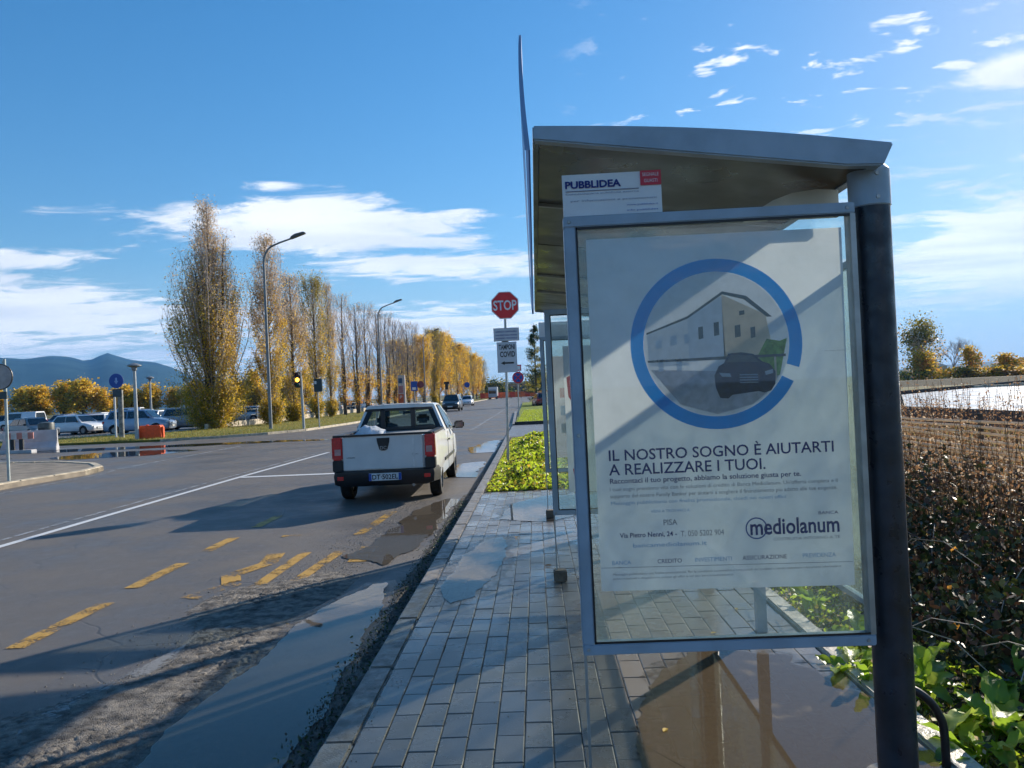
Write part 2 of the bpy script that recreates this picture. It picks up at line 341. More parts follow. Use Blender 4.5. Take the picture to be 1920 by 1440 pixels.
def text_mesh(s, x0, x1, z0, z1, y, name, mat, parent, bold=0.0, ext=.0, keep=False, org=(0, 0, 0)):
    """flat print: text fitted to the rectangle x0..x1, z0..z1 in the plane y, facing -Y"""
    c = bpy.data.curves.new(name, 'FONT'); c.body = s; c.size = 1; c.resolution_u = 3; c.offset = bold; c.extrude = 0.0
    o = bpy.data.objects.new(name, c); COL.objects.link(o); dg = bpy.context.evaluated_depsgraph_get(); dg.update()
    me = bpy.data.meshes.new_from_object(o.evaluated_get(dg)); bpy.data.objects.remove(o); bpy.data.curves.remove(c)
    co = np.empty(len(me.vertices)*3); me.vertices.foreach_get('co', co); co = co.reshape(-1, 3)
    lo = co.min(0); hi = co.max(0); h = hi[1]-lo[1]
    sxx = (x1-x0)/(hi[0]-lo[0]); sz = (z1-z0)/h
    if keep: sxx = min(sxx, sz); sz = sxx
    out = np.stack([x0+(co[:, 0]-lo[0])*sxx-org[0], np.full(len(co), y-org[1]), z0+(co[:, 1]-lo[1])*sz-org[2]], 1)
    me.vertices.foreach_set('co', out.reshape(-1)); me.materials.clear(); me.materials.append(mat); me.update()
    return link(name, me, parent)
def sheet(poly, z, name, mat, parent=None):
    if sum(poly[i][0]*poly[(i+1) % len(poly)][1]-poly[(i+1) % len(poly)][0]*poly[i][1] for i in range(len(poly))) < 0: poly = list(reversed(poly))
    return MB().add([(x, y, z) for x, y in poly], [tuple(range(len(poly)))]).build(name, mat, parent, fix=False)
def wobble(poly, amp, step, seed=0):
    """closed outline subdivided and shaken by fractal noise"""
    out = []; n = len(poly)
    for i in range(n):
        a = Vector(poly[i]); b = Vector(poly[(i+1) % n]); k = max(1, int((b-a).length/step))
        for j in range(k):
            p = a.lerp(b, j/k); q = Vector((p.x*1.0+seed, p.y, seed*.7))
            d = mnoise.noise(q*2.2)*1.0 + mnoise.noise(q*7)*.55 + mnoise.noise(q*21)*.35
            nrm = Vector((-(b-a).y, (b-a).x)).normalized(); p = p + nrm*d*amp; out.append((p.x, p.y))
    return out

# ------------------------------------------------------------------ setting: ground, road, kerbs, markings
def terrain():
    xs = [-7500, -3000, -900, -300, -140, -1.0, 1.66, 2.4, 3.4, 4.6, 8, 19.5, 40, 120, 400, 1500, 7500]
    ys = [-7500, -200, -6, 0, 3, 6, 9, 12, 12.35, 27.5, 28, 38, 39, 62, 120, 300, 700, 2000, 7500]
    def h(x, y):
        if x <= 1.7: return -.03
        return {2.4: -.10, 3.4: -.35, 4.6: -.55, 8: -.75, 19.5: -.75}.get(x, -.2 if x >= 40 else -.1) if y < 100 else -.1
    v = [(x, y, h(x, y)) for y in ys for x in xs]; nx = len(xs)
    f = [(j*nx+i, j*nx+i+1, (j+1)*nx+i+1, (j+1)*nx+i) for j in range(len(ys)-1) for i in range(nx-1)]
    return MB().add(v, f).build('ground', M_ground, fix=False)
struct(terrain())
def seg_strip(pts, w, z, M=None):
    mb = MB(); L = []
    for i, p in enumerate(pts):
        a = Vector(pts[max(i-1, 0)]); b = Vector(pts[min(i+1, len(pts)-1)]); d = (b-a).normalized(); n = Vector((-d.y, d.x))*w/2
        L.append((p[0]+n.x, p[1]+n.y, z)); L.append((p[0]-n.x, p[1]-n.y, z))
    mb.add(L, [(2*i, 2*i+1, 2*i+3, 2*i+2) for i in range(len(pts)-1)]); return mb
road = struct(MB().add([(-160, -30, 0), (-1.06, -30, 0), (-1.06, 260, 0), (-160, 260, 0)], [(0, 1, 2, 3)]).build('road', M_asph, fix=False))
# car park surface patch, paler old asphalt
struct(sheet([(-150, 50.5), (-28, 52), (-22.3, 56), (-22.3, 240), (-150, 240)], .004, 'car_park_surface', pm('old_asphalt', (.15, .145, .14), .7, var=.25, scale=.8, bump=.3)))
# grass verge with kerb stones
verge = [(-90, 36.5), (-26, 39.2), (-19.2, 38.7), (-16.6, 39.6), (-14.7, 41.4), (-13.4, 44), (-12.8, 53), (-12.8, 240), (-21.6, 240), (-21.6, 57), (-24, 53), (-30, 49.5), (-90, 48)]
vb = MB().prism(verge, 'z', -.02, .11); vo = struct(vb.build('verge', M_verge))
def kerb_run(pts, w, h, stone, name, mat, parent, side=1, n_max=60, gap=.012):
    """kerb stones laid one by one along a line; pts 2D"""
    k = 0
    for i in range(len(pts)-1):
        a = Vector(pts[i]); b = Vector(pts[i+1]); L = (b-a).length; n = max(1, round(L/stone)); d = (b-a)/L; nn = Vector((-d.y, d.x))*side
        for j in range(n):
            if k >= n_max: break
            p = a + d*(L*j/n+gap/2); q = a + d*(L*(j+1)/n-gap/2); c = (p+q)/2; l2 = (q-p).length/2
            M = Matrix.Translation((c.x, c.y, 0)) @ Matrix.Rotation(math.atan2(d.y, d.x), 4, 'Z')
            mb = MB().box(-l2, l2, 0 if side > 0 else -w, w if side > 0 else 0, -.05, h+random.uniform(-.003, .003), M=M)
            mb.build(name, mat, parent, bevel=.012 if w < .2 else .02); k += 1
kerb_run([(-19.2, 38.62), (-16.55, 39.5), (-14.62, 41.35), (-13.32, 44), (-12.7, 53), (-12.7, 75)], .16, .125, 1.5, 'kerb_stone', M_kerbw, vo, side=1, n_max=40)
MB().box(-12.86, -12.70, 75, 240, -.02, .125).build('kerb_run', M_kerbw, vo)
# walkway behind the barriers and low wall with white posts at the car park edge
struct(MB().prism([(-60, 44.5), (-30, 46.2), (-24.6, 49.5), (-23.2, 52), (-25.2, 53), (-31, 49), (-60, 47.6)], 'z', .09, .125).build('walkway', pm('concrete_walk', (.36, .33, .28), .8, var=.2)))
lw = thing('low_wall', 'low pale concrete wall along the car park behind the poplars', 'wall', (-22.6, 50, 0))
MB().box(-.12, .12, 2, 180, 0, .48).build('wall_body', M_kerbw, lw)
for k in range(60): MB().tube([(0, 4+k*2.6, .48), (0, 4+k*2.6, 1.35)], .035, 5).build('post', M_white, lw)
MB().box(-.02, .02, 4, 158, 1.28, 1.32).box(-.02, .02, 4, 158, .86, .89).build('rail', M_galv, lw)

# traffic island on the left
isl = [(-12.25, -8), (-12.2, 15), (-12.3, 18), (-12.1, 20.2), (-12.4, 21.6), (-13.4, 23.0), (-15.5, 24.6), (-19, 25.6), (-60, 26.5), (-60, -8)]
io = struct(MB().prism(isl, 'z', -.02, .115).build('traffic_island', pm('worn_concrete', (.21, .175, .13), .75, var=.3, scale=2.5, bump=.5, bscale=30)))
kerb_run([(-12.22, 8), (-12.22, 15), (-12.34, 18), (-12.1, 20.2), (-12.4, 21.6), (-13.4, 23.0), (-15.5, 24.6), (-19, 25.6)], .22, .14, 1.0, 'kerb_stone', M_kerbw, io, side=1, n_max=50)
struct(sheet(wobble([(-14.4, 12), (-14.4, 17), (-14.9, 19.3), (-15.8, 20.6), (-17.5, 21.4), (-40, 22), (-40, 12)], .12, .5), .121, 'island_grass', M_verge))

# pavement: base, kerb stones, paving tiles
PZ = .12
pav = struct(MB().box(-.90, 1.58, -3, 12.25, -.05, PZ-.012).build('pavement', M_joint))
kerb_run([(-1.06, 1.6), (-1.06, 12.3)], .15, PZ, .98, 'kerb_stone', M_kerb, pav, side=-1)
kerb_run([(-1.06, 12.3), (-1.09, 20), (-1.15, 28)], .15, PZ, .98, 'kerb_stone', M_kerb, pav, side=-1)
MB().add([(-1.22, 38, 0), (-1.07, 38, 0), (-1.6, 62, 0), (-1.75, 62, 0), (-1.22, 38, PZ), (-1.07, 38, PZ), (-1.6, 62, PZ), (-1.75, 62, PZ)], [(0,3,7,4),(4,7,6,5),(1,5,6,2),(0,4,5,1)]).build('kerb_run', M_kerb, pav)
kerb_run([(1.585, -2), (1.585, 12.3)], .12, PZ+.02, .98, 'border_kerb', pm('pale_border_stone', (.42, .38, .32), .45, var=.3, scale=7, bump=.3, rvar=.2), pav, side=-1)
tw, tl = .1305, .262
tm = MB(); e = .0045; hw, hl = tw/2-.0018, tl/2-.0018
def tile(mb, cx, cy, z0, z1):
    return mb.add([(cx-hw,cy-hl,z0),(cx+hw,cy-hl,z0),(cx+hw,cy+hl,z0),(cx-hw,cy+hl,z0),(cx-hw,cy-hl,z1-e*.7),(cx+hw,cy-hl,z1-e*.7),(cx+hw,cy+hl,z1-e*.7),(cx-hw,cy+hl,z1-e*.7),(cx-hw+e,cy-hl+e,z1),(cx+hw-e,cy-hl+e,z1),(cx+hw-e,cy+hl-e,z1),(cx-hw+e,cy+hl-e,z1)],
        [(0,1,5,4),(1,2,6,5),(2,3,7,6),(3,0,4,7),(4,5,9,8),(5,6,10,9),(6,7,11,10),(7,4,8,11),(8,9,10,11)])
tile(tm, 0, 0, -.04, 0); t0 = tm.build('paving_tile', M_tile, pav, fix=False); tiles = []
for c in range(19):
    for r in range(46):
        cx = -.905+tw*(c+.5); cy = 1.2+tl*(r+(.5 if c % 2 else 0)); tiles.append((cx, cy, PZ+random.uniform(-.0024, .0018), random.uniform(-.010, .010)))
tiles = [t for t in tiles if t[1] < 12.2]
vis = sorted([t for t in tiles if t[1] > 2.95 and -.75*t[1] < t[0] < .66*t[1]], key=lambda t: t[1])[:300]; vs = set(vis); rest = MB()
for i, (x, y, z, r) in enumerate(vis):
    o = t0 if i == 0 else t0.copy()
    if i: COL.objects.link(o)
    o.location = (x, y, z); o.rotation_euler = (r*.8, -r, r*.6)
for t in tiles:
    if t not in vs: tile(rest, t[0], t[1], t[2]-.04, t[2])
ro = rest.build('paving_tiles_far', M_tile, pav, fix=False); ro['kind'] = 'stuff'

# planted strip beyond the paving, driveway crossing it, lawn after it
struct(MB().add([(-.95, 12.28, .10), (1.7, 12.28, .10), (2.2, 27.6, .10), (-1.0, 27.6, .10)], [(0,1,2,3)]).build('planted_strip', M_soil, fix=False))
struct(MB().add([(-1.16, 27.7, .06), (6, 27.7, .06), (6, 38, .06), (-1.2, 38, .06)], [(0,1,2,3)]).build('driveway', pm('driveway_asphalt', (.17, .165, .16), .45, var=.2, rvar=.15), fix=False))
MB().box(-1.1, 5, 37.95, 38.15, 0, .22).build('driveway_kerb', M_black)['kind'] = 'structure'
struct(MB().add([(-1.08, 38.2, .13), (4, 38.2, .20), (5, 110, .20), (-1.9, 110, .13)], [(0,1,2,3)]).build('roadside_lawn', grass_ground('bright_lawn', (.16, .22, .03), (.22, .26, .04), (.24, .28, .05)), fix=False))

# road markings
def line(pts, w, mat, name='road_marking'): return struct(seg_strip(pts, w, .006).build(name, mat, fix=False))
line([(-7.02, 1), (-7.02, 12), (-7.0, 18), (-6.85, 25)], .13, M_wline)
line([(-7.36, 1), (-7.36, 12), (-7.33, 18), (-7.15, 25)], .07, M_wline2)
line([(-12.1, 21.5), (-12.12, 31)], .14, M_wline2)
line([(-11.6, 4), (-11.65, 14), (-11.75, 18.2), (-11.72, 20.2), (-12.0, 21.5)], .07, M_wline2)
line([(-3.1, 36), (-3.1, 60), (-3.2, 80), (-3.6, 110)], .13, M_wline2)
line([(-6.92, 17.75), (-3.0, 17.65)], .26, M_wline)
for a, b, x in ((5.50, 6.70, -3.87), (7.22, 8.28, -3.92), (8.9, 9.75, -3.93), (10.5, 11.5, -3.93), (3.5, 4.7, -3.85)):
    line([(x, a), (x-.01, (a+b)/2), (x, b)], .15, M_yellow, 'yellow_dash')
for pts, w, m in (([(-3.16, 6.75), (-2.95, 7.2), (-3.12, 7.6), (-2.92, 8.1), (-3.0, 8.6)], .20, M_yellow2), ([(-2.68, 6.95), (-2.66, 8.6)], .13, M_yellow), ([(-2.36, 7.1), (-2.27, 8.6)], .13, M_yellow),
                  ([(-1.95, 8.0), (-1.98, 8.8)], .2, M_yellow2), ([(-2.3, 9.6), (-2.2, 11.4)], .13, M_yellow2), ([(-1.9, 5.4), (-1.95, 5.9)], .12, M_yellow2), ([(-3.3, 9.7), (-2.9, 9.72)], .10, M_yellow2)):
    struct(seg_strip(pts, w, .024).build('yellow_zigzag', m, fix=False)) if w < .2 and m is M_yellow and False else line(pts, w, m, 'yellow_zigzag')

line([(-2.2, 7.2), (-2.35, 6.2), (-2.6, 5.0), (-2.85, 4.1), (-3.0, 3.4)], .15, worn_paint('pale_scrape', (.24, .235, .225), .50), 'pale_scrape')
# broken, crazed asphalt beside the gutter: real cells with sunken joints
def broken():
    x0, x1, y0, y1 = -3.5, -1.75, 2.6, 7.6; nx, ny = 240, 620
    gx = np.linspace(x0, x1, nx); gy = np.linspace(y0, y1, ny); PX, PY = np.meshgrid(gx, gy)
    S = np.stack([rng.uniform(x0, x1, 1500), y0+(y1-y0)*rng.random(1500)**1.15], 1)
    wx = PX + .012*np.sin(PY*37+PX*11)+.008*np.sin(PY*91); wy = PY + .012*np.sin(PX*41)+.008*np.sin(PX*87+PY*13)
    flat = np.stack([wx.ravel(), wy.ravel()], 1).astype(np.float32); S = S.astype(np.float32); e_ = np.empty(len(flat)); ci = np.empty(len(flat), int)
    for i in range(0, len(flat), 8000):
        d = np.sqrt(((flat[i:i+8000, None, :]-S[None])**2).sum(2)); p = np.partition(d, 1, axis=1); e_[i:i+8000] = p[:, 1]-p[:, 0]; ci[i:i+8000] = d.argmin(1)
    tilt = rng.normal(0, .025, (1500, 2)); hh = rng.uniform(0, .0025, 1500)
    E_ = e_.reshape(ny, nx); CI = ci.reshape(ny, nx)
    nz2 = np.clip(.5+np.sin(PX*5.1+np.sin(PY*2.3)*2)*.35+np.sin(PY*3.7+PX*2)*.35, 0, 1)
    z = np.clip(E_/(.004+.012*nz2), 0, 1)*.007*(.3+1.1*nz2) + hh[CI] + (PX-S[CI, 0])*tilt[CI, 0]+(PY-S[CI, 1])*tilt[CI, 1]
    z += rng.normal(0, .0008, z.shape)
    n2 = np.array([[mnoise.noise(Vector((a*1.3, b*.9, 3))) for a in gx[::8]] for b in gy[::8]]); n2 = np.repeat(np.repeat(n2, 8, 0), 8, 1)[:ny, :nx]
    edge = np.minimum.reduce([(PX-x0)/.9, (x1-PX)/.12, (PY-y0)/.5, (y1-PY)/1.6]); edge = np.clip(edge+n2*.9-.15+np.clip((PX+2.75)*.8, -.6, .4), 0, 1)
    z = -.012 + (z+.016)*np.clip(edge*2, 0, 1)
    v = np.stack([PX.ravel(), PY.ravel(), z.ravel()], 1); me = bpy.data.meshes.new('broken_asphalt')
    idx = np.arange(nx*ny).reshape(ny, nx); F = np.stack([idx[:-1, :-1], idx[:-1, 1:], idx[1:, 1:], idx[1:, :-1]], -1).reshape(-1, 4)
    zf = z.ravel()[F].max(1); F = F[zf > -.004]
    me.vertices.add(len(v)); me.vertices.foreach_set('co', v.ravel()); me.loops.add(len(F)*4); me.loops.foreach_set('vertex_index', F.ravel().astype(np.int32))
    me.polygons.add(len(F)); me.polygons.foreach_set('loop_start', np.arange(0, len(F)*4, 4, dtype=np.int32)); me.polygons.foreach_set('loop_total', np.full(len(F), 4, dtype=np.int32))
    me.materials.append(pm('crazed_asphalt', (.080, .070, .060), .7, var=.4, scale=9, bump=.6, bscale=140, col2=(.165, .145, .12), rvar=.12)); me.update(calc_edges=True)
    me.polygons.foreach_set('use_smooth', [True]*len(F))
    return struct(link('broken_asphalt', me))
broken()
def pebbles(name, n, fn, s0, s1, mat):
    base = np.array([(1,0,0),(0,1,0),(-1,0,0),(0,-1,0),(0,0,1)]); tri = [(0,1,4),(1,2,4),(2,3,4),(3,0,4)]; out = []
    for _ in range(n):
        x, y, z = fn(); s = random.uniform(s0, s1)*random.uniform(.6, 1); a = random.uniform(0, 6.3); ca, sa = math.cos(a), math.sin(a)
        P = base*np.array([s*random.uniform(.7, 1.3), s*random.uniform(.7, 1.3), s*random.uniform(.5, .9)])*np.array([1,1,1]) + rng.normal(0, s*.12, (5, 3)); P = np.stack([P[:,0]*ca-P[:,1]*sa, P[:,0]*sa+P[:,1]*ca, P[:,2]], 1)+np.array([x, y, z])
        out += [P[list(t)] for t in tri]
    o = quads_mesh(name, np.array(out), np.zeros(len(out)), [mat]); o['kind'] = 'stuff'; o['category'] = 'gravel'; return o
def f1():
    y = random.uniform(3, 12.5); c = -2.15+.05*math.sin(y*1.7) if y < 8 else -2.0; return (random.gauss(c, .28 if y > 7 else .45), y, .003)
M_peb = pm('road_grit', (.20, .18, .155), .7, var=.5, scale=40)
tag(pebbles('loose_gravel', 11000, f1, .003, .010, M_peb), 'loose grey grit scattered over the worn lane edge near the bus stop')
# gutter soil along the kerb, lumpy
def gutter():
    nx, ny = 22, 420; v = []; 
    for j in range(ny):
        y = 1.8+j*(28.0-1.8)/(ny-1)
        wd = .26+.07*mnoise.noise(Vector((0, y*1.1, 0)))+.05*mnoise.noise(Vector((0, y*4, 2))) if y < 13 else .20
        for i in range(nx):
            u = i/(nx-1); x = -1.062-wd*(1-u); hgt = math.sin(min(1, (u)*1.5)*PI/2)
            z = -.006 + hgt*(.022+.020*mnoise.noise(Vector((x*14, y*14, 1)))+.014*mnoise.noise(Vector((x*45, y*45, 4)))); v.append((x, y, z))
    f = [(j*nx+i, j*nx+i+1, (j+1)*nx+i+1, (j+1)*nx+i) for j in range(ny-1) for i in range(nx-1)]
    o = MB().add(v, f).build('gutter_soil', M_soil, smooth=60, fix=False); return struct(o)
gutter()
mossC = np.array([(random.gauss(-1.18, .06), random.uniform(2.2, 12), random.uniform(.02, .045)) for _ in range(2500)])
tag(quads_mesh('gutter_moss', leaf_quads(mossC, .022, rng, aspect=.5), rng.integers(0, 2, 2500), [M_ldkg, M_soil]), 'dark moss and leaf litter lodged in the gutter against the kerb', 'moss', None, 'stuff')

# puddles
def damp_mat():
    m = bpy.data.materials.new('damp_margin'); m.use_nodes = True; nt = m.node_tree; g = G(nt); nt.nodes.remove(nt.nodes['Principled BSDF']); o = nt.nodes['Material Output']
    t = ND(nt, 'ShaderNodeBsdfTransparent'); gl = ND(nt, 'ShaderNodeBsdfGlossy'); gl.inputs['Roughness'].default_value = .22; tc = ND(nt, 'ShaderNodeTexCoord')
    nt.links.new(g.mix(g.ramp(g.noise(tc.outputs['Object'], 22, 6, .8), .35, .6), (.62, .60, .57), (.95, .95, .95)), t.inputs[0])
    lw_ = ND(nt, 'ShaderNodeLayerWeight'); mx = ND(nt, 'ShaderNodeMixShader'); nt.links.new(g.m('ADD', .01, g.m('MULTIPLY', g.m('POWER', lw_.outputs['Facing'], 5.0), .35)), mx.inputs[0]); nt.links.new(t.outputs[0], mx.inputs[1]); nt.links.new(gl.outputs[0], mx.inputs[2]); nt.links.new(mx.outputs[0], o.inputs[0]); return m
M_damp = damp_mat()
def grow_out(poly, d):
    if sum(poly[i][0]*poly[(i+1) % len(poly)][1]-poly[(i+1) % len(poly)][0]*poly[i][1] for i in range(len(poly))) < 0: poly = list(reversed(poly))
    out = []; n = len(poly)
    for i in range(n):
        a, b, c = Vector(poly[i-1]), Vector(poly[i]), Vector(poly[(i+1) % n]); n1_, n2_ = (b-a).normalized(), (c-b).normalized(); q = Vector((n1_.y+n2_.y, -(n1_.x+n2_.x)))
        q = q.normalized() if q.length > 1e-6 else Vector((0, 0)); out.append((b.x+q.x*d, b.y+q.y*d))
    return out
def puddle(poly, z, mat, amp, step, seed, name='puddle'):
    if poly[0][1] < 14 and name == 'puddle':
        w_ = [p for p in wobble(grow_out(poly, .09), amp*1.3, step, seed+.5)]
        if z > .1: w_ = [(min(p[0], 1.575), p[1]) for p in w_]
        struct(sheet(w_, z-.0012, 'damp_margin', M_damp))
    return struct(sheet(wobble(poly, amp, step, seed), z, name, mat))
puddle([(-1.95, 2.0), (-1.98, 3.0), (-1.93, 3.6), (-2.02, 4.05), (-1.86, 4.95), (-1.88, 5.7), (-1.78, 6.3), (-1.56, 6.95), (-1.42, 7.0), (-1.36, 6.5), (-1.28, 5.4), (-1.25, 4.6), (-1.22, 3.5), (-1.22, 2.0)], .021, M_water, .05, .04, 1)
puddle([(-2.15, 8.2), (-1.9, 9.5), (-1.9, 11.5), (-1.5, 12.6), (-1.32, 12.4), (-1.34, 9), (-1.6, 7.8)], .009, water_mat('thin_mud_film', (.19, .155, .115), .5), .08, .05, 5, 'mud_film')
puddle([(-2.1, 15.8), (-2.3, 17.2), (-1.9, 18.9), (-1.3, 19.2), (-1.28, 15.6)], .009, M_water3, .12, .08, 2)
puddle([(-1.95, 22), (-2.2, 24.2), (-1.6, 27.5), (-1.32, 27.5), (-1.3, 22)], .009, M_water3, .12, .1, 3)
puddle([(-16.6, 27.0), (-18.5, 28.4), (-18, 30.5), (-15, 30.8), (-13.2, 29.6), (-14, 27.6)], .009, M_water3, .3, .2, 4)
puddle([(-22, 27.2), (-25, 28), (-24, 30), (-20.5, 29.4)], .009, M_water3, .3, .2, 6)
puddle([(-8, 33), (-12, 34.5), (-26, 34.8), (-30, 33.6), (-20, 32.4)], .009, water_mat('wet_road_film', (.09, .085, .08), .35), .3, .3, 7, 'wet_film')
puddle([(.52, 1.6), (.36, 2.9), (.42, 3.6), (.60, 4.2), (.9, 4.6), (1.35, 4.5), (1.5, 4.2), (1.57, 3.6), (1.57, 1.6)], PZ+.004, M_water2, .09, .03, 8)
puddle([(-.84, 6.3), (-.78, 7.4), (-.62, 8.3), (-.40, 8.5), (-.36, 7.6), (-.42, 6.7), (-.55, 6.0), (-.74, 5.8)], PZ+.004, M_water3, .05, .05, 9)
puddle([(-.55, 9.6), (-.4, 10.8), (.1, 11.6), (.9, 11.4), (.6, 9.9), (.1, 9.3)], PZ+.004, M_water3, .07, .06, 10)
M_lit = pm('paving_litter', (.10, .085, .06), .8, var=.6, scale=40)
def f2():
    if random.random() < .45: return (random.gauss(-.90, .03), random.uniform(2.6, 12), PZ+.001)
    x = random.choice([-.905+tw*i for i in range(1, 19)])+random.gauss(0, .006) if random.random() < .6 else random.uniform(-.9, 1.5); return (x, 2.6+9*random.random()**1.3, PZ+.001)
tag(pebbles('paving_litter', 2200, f2, .0015, .005, M_lit), 'fine grit and leaf crumbs lying in the paving joints')
# fallen leaves on the paving
lm = MB()
def small_leaf(x, y, z, s, a):
    pts = [(0, -.5), (.25, -.3), (.32, .05), (.15, .4), (0, .55), (-.15, .4), (-.32, .05), (-.25, -.3)]
    vv = []
    for u, w in pts:
        vv.append(((u*math.cos(a)-w*math.sin(a))*s, (u*math.sin(a)+w*math.cos(a))*s, abs(u)*s*.35))
    return MB().add(vv+[(0, 0, 0)], [(i, (i+1) % 8, 8) for i in range(8)])
for i, (x, y, m_, lb) in enumerate([(-.28, 8.35, M_lora, 'red brown fallen leaf lying on the wet paving tiles ahead'), (.04, 6.95, M_lbrn, 'dull brown fallen leaf on the tiles beside the foot block'), (.52, 3.55, M_lyel, 'small yellow leaf floating in the brown puddle edge'), (-.12, 8.1, M_lbrn, 'curled brown leaf just right of the red leaf'), (1.05, 4.9, M_lyel, 'pale yellow leaf on the paving under the ad case'), (1.32, 5.4, M_lyel, 'yellow leaf near the pale border kerb')]):
    tag(small_leaf(x, y, 0, .07 if i < 2 else .04, i*1.3).build('fallen_leaf', m_, loc=(x, y, PZ+.006)), lb, 'leaf', 'fallen leaves on the paving')

# far hills
def ridge(name, pts, depth, m, seed):
    nx, ny = 160, 14; v = []
    A = np.array([p[0] for p in pts]); H = np.array([p[1] for p in pts])
    for j in range(ny):
        t = j/(ny-1)
        for i in range(nx):
            a = A[0]+(A[-1]-A[0])*i/(nx-1); h = np.interp(a, A, H)
            r = depth[0] + (depth[1]-depth[0])*t
            hz = h*math.sin(PI*min(1, t*1.0)*.5)**.8*(1+.10*mnoise.noise(Vector((a*9, t*3, seed)))*(1-t)*4) if t < 1 else h
            hz *= 1+.012*mnoise.noise(Vector((a*60, t*9, seed)))
            v.append((math.sin(a)*r, math.cos(a)*r, max(-2, hz*(r/depth[1]))-1.5*(1-t)))
    v += [(math.sin(A[0]+(A[-1]-A[0])*i/(nx-1))*(depth[1]+900), math.cos(A[0]+(A[-1]-A[0])*i/(nx-1))*(depth[1]+900), -5) for i in range(nx)]
    f = [(j*nx+i, j*nx+i+1, (j+1)*nx+i+1, (j+1)*nx+i) for j in range(ny) for i in range(nx-1)]
    return struct(MB().add(v, f).build(name, m, smooth=80, fix=False))
M_hill = pm('wooded_hill', (.018, .036, .034), .95, var=.5, scale=.004, spec=.05)
# azimuth (rad), height at 5000 m
def hp(px, py): return (math.atan2((px-1004)/1443, 1)-.0, 4900*((734-py)/1443 + .046*(1004-px)/1443)*math.cos(math.atan((px-1004)/1443)))
ridge('hills', [(-1.6, 260), (-1.2, 300), (-.9, 330)] + [hp(*p) for p in ((0, 670), (30, 673), (50, 670), (85, 666), (120, 668), (150, 677), (165, 672), (190, 660), (205, 665), (235, 674), (285, 679), (320, 690), (360, 710), (420, 725), (520, 732))] + [(-.28, 12)], (3000, 4900), M_hill, 1)
ridge('far_hills', [(.38, 4), (.45, 35), (.55, 50), (.7, 42), (.9, 60)], (3000, 4800), M_hill, 4)
# ------------------------------------------------------------------ bus shelter
sh = thing('bus_shelter', 'grey metal bus shelter with dark round posts and three glazed poster cases', 'bus shelter', (0, 3, PZ))
O = (0, 3, PZ)                                     # parts are modelled in metres from the shelter's base point
def B(x0, x1, y0, y1, z0, z1, mb=None, m=0): return (mb or MB()).box(x0, x1, y0-3, y1-3, z0-PZ, z1-PZ, m)
def SP(p): return (p[0], p[1]-3, p[2]-PZ)
Y0, Y1 = 2.90, 9.25
def ztop(x): return 2.703 + (2.565-2.703)*(x-.03)/1.347 + .022*math.sin(PI*(x-.03)/1.347)
def zbot(x): return 2.648 + (2.487-2.648)*(x-.03)/1.170
# roof shell
prof = [(x, ztop(x)) for x in np.linspace(.034, 1.377, 14)]
low = [(1.335, 2.482), (1.20, 2.487)] + [(x, zbot(x)) for x in np.linspace(1.0, .034, 10)]
def yz(poly): return [(a, b-PZ) for a, b in poly]
MB().prism(yz(prof+low), 'y', Y0-3, Y0+.055-3).build('roof_fascia', M_grey, sh, bevel=.006)
MB().prism(yz(prof+low), 'y', Y1-.055-3, Y1-3).build('roof_fascia', M_grey, sh, bevel=.006)
top = prof + [(x, z-.02) for x, z in reversed(prof)]
rf = MB().prism(yz(top), 'y', Y0+.057-3, Y1-.057-3).build('roof', M_grey, sh)
MB().prism(yz([(1.30, 2.488), (1.335, 2.484), (1.365, 2.545), (1.33, 2.545)]), 'y', Y0+.057-3, Y1-.057-3).build('rear_gutter', M_grey, sh)
MB().prism(yz([(.034, 2.652), (.056, 2.652), (.056, 2.680), (.034, 2.680)]), 'y', Y0+.057-3, Y1-.057-3).build('front_edge_beam', M_under, sh)
# lining panels between ribs
ribs = [Y0+.06, 3.95, 5.05, 6.35, 7.4, 8.35, Y1-.06]
for i in range(6):
    a, b = ribs[i]+.012, ribs[i+1]-.012; mb = MB(); n = 8; xs = np.linspace(.06, 1.30, n)
    pr = [(x, zbot(x)+.022+.010*math.sin(x*9)) for x in xs] + [(x, zbot(x)+.030) for x in reversed(xs)]
    mb.prism(yz([(x, zbot(x)+.020) for x in xs]+[(x, zbot(x)+.028) for x in reversed(xs)]), 'y', a-3, b-3).build('lining_panel', M_under, rf)
for i in (1, 3, 4):
    MB().prism(yz([(.06, zbot(.06)+.019), (1.3, zbot(1.2)+.0), (1.3, zbot(1.2)-.016), (.06, zbot(.06)+.002)]), 'y', ribs[i]-.012-3, ribs[i]+.012-3).build('roof_rib', M_galv, rf)
# posts with collars
for k, y in enumerate((3.06, 6.46, 9.16)):
    MB().lathe([(.0, 2.40-PZ), (.0735, 2.40-PZ), (.0735, 0), (.0, 0)], 28, (1.345, y-3, 0)).build('post', M_post, sh, smooth=40)
    MB().lathe([(.12, 0), (.12, .012), (.075, .014)], 24, (1.345, y-3, 0)).build('base_plate', M_post, sh, smooth=40)
    c = MB(); c.lathe([(.073, 2.355-PZ), (.0775, 2.36-PZ), (.0775, 2.50-PZ), (.06, 2.52-PZ)], 28, (1.345, y-3, 0)); pc_ = c.build('post_collar', M_grey, sh, smooth=40); [MB().lathe([(0, -.0805), (.008, -.0805), (.009, -.076)], 8, (1.345+dx_, y-3, zz2-PZ), 'y').build('bolt', M_galv, pc_) for dx_, zz2 in ((0, 2.385), (0, 2.475))]
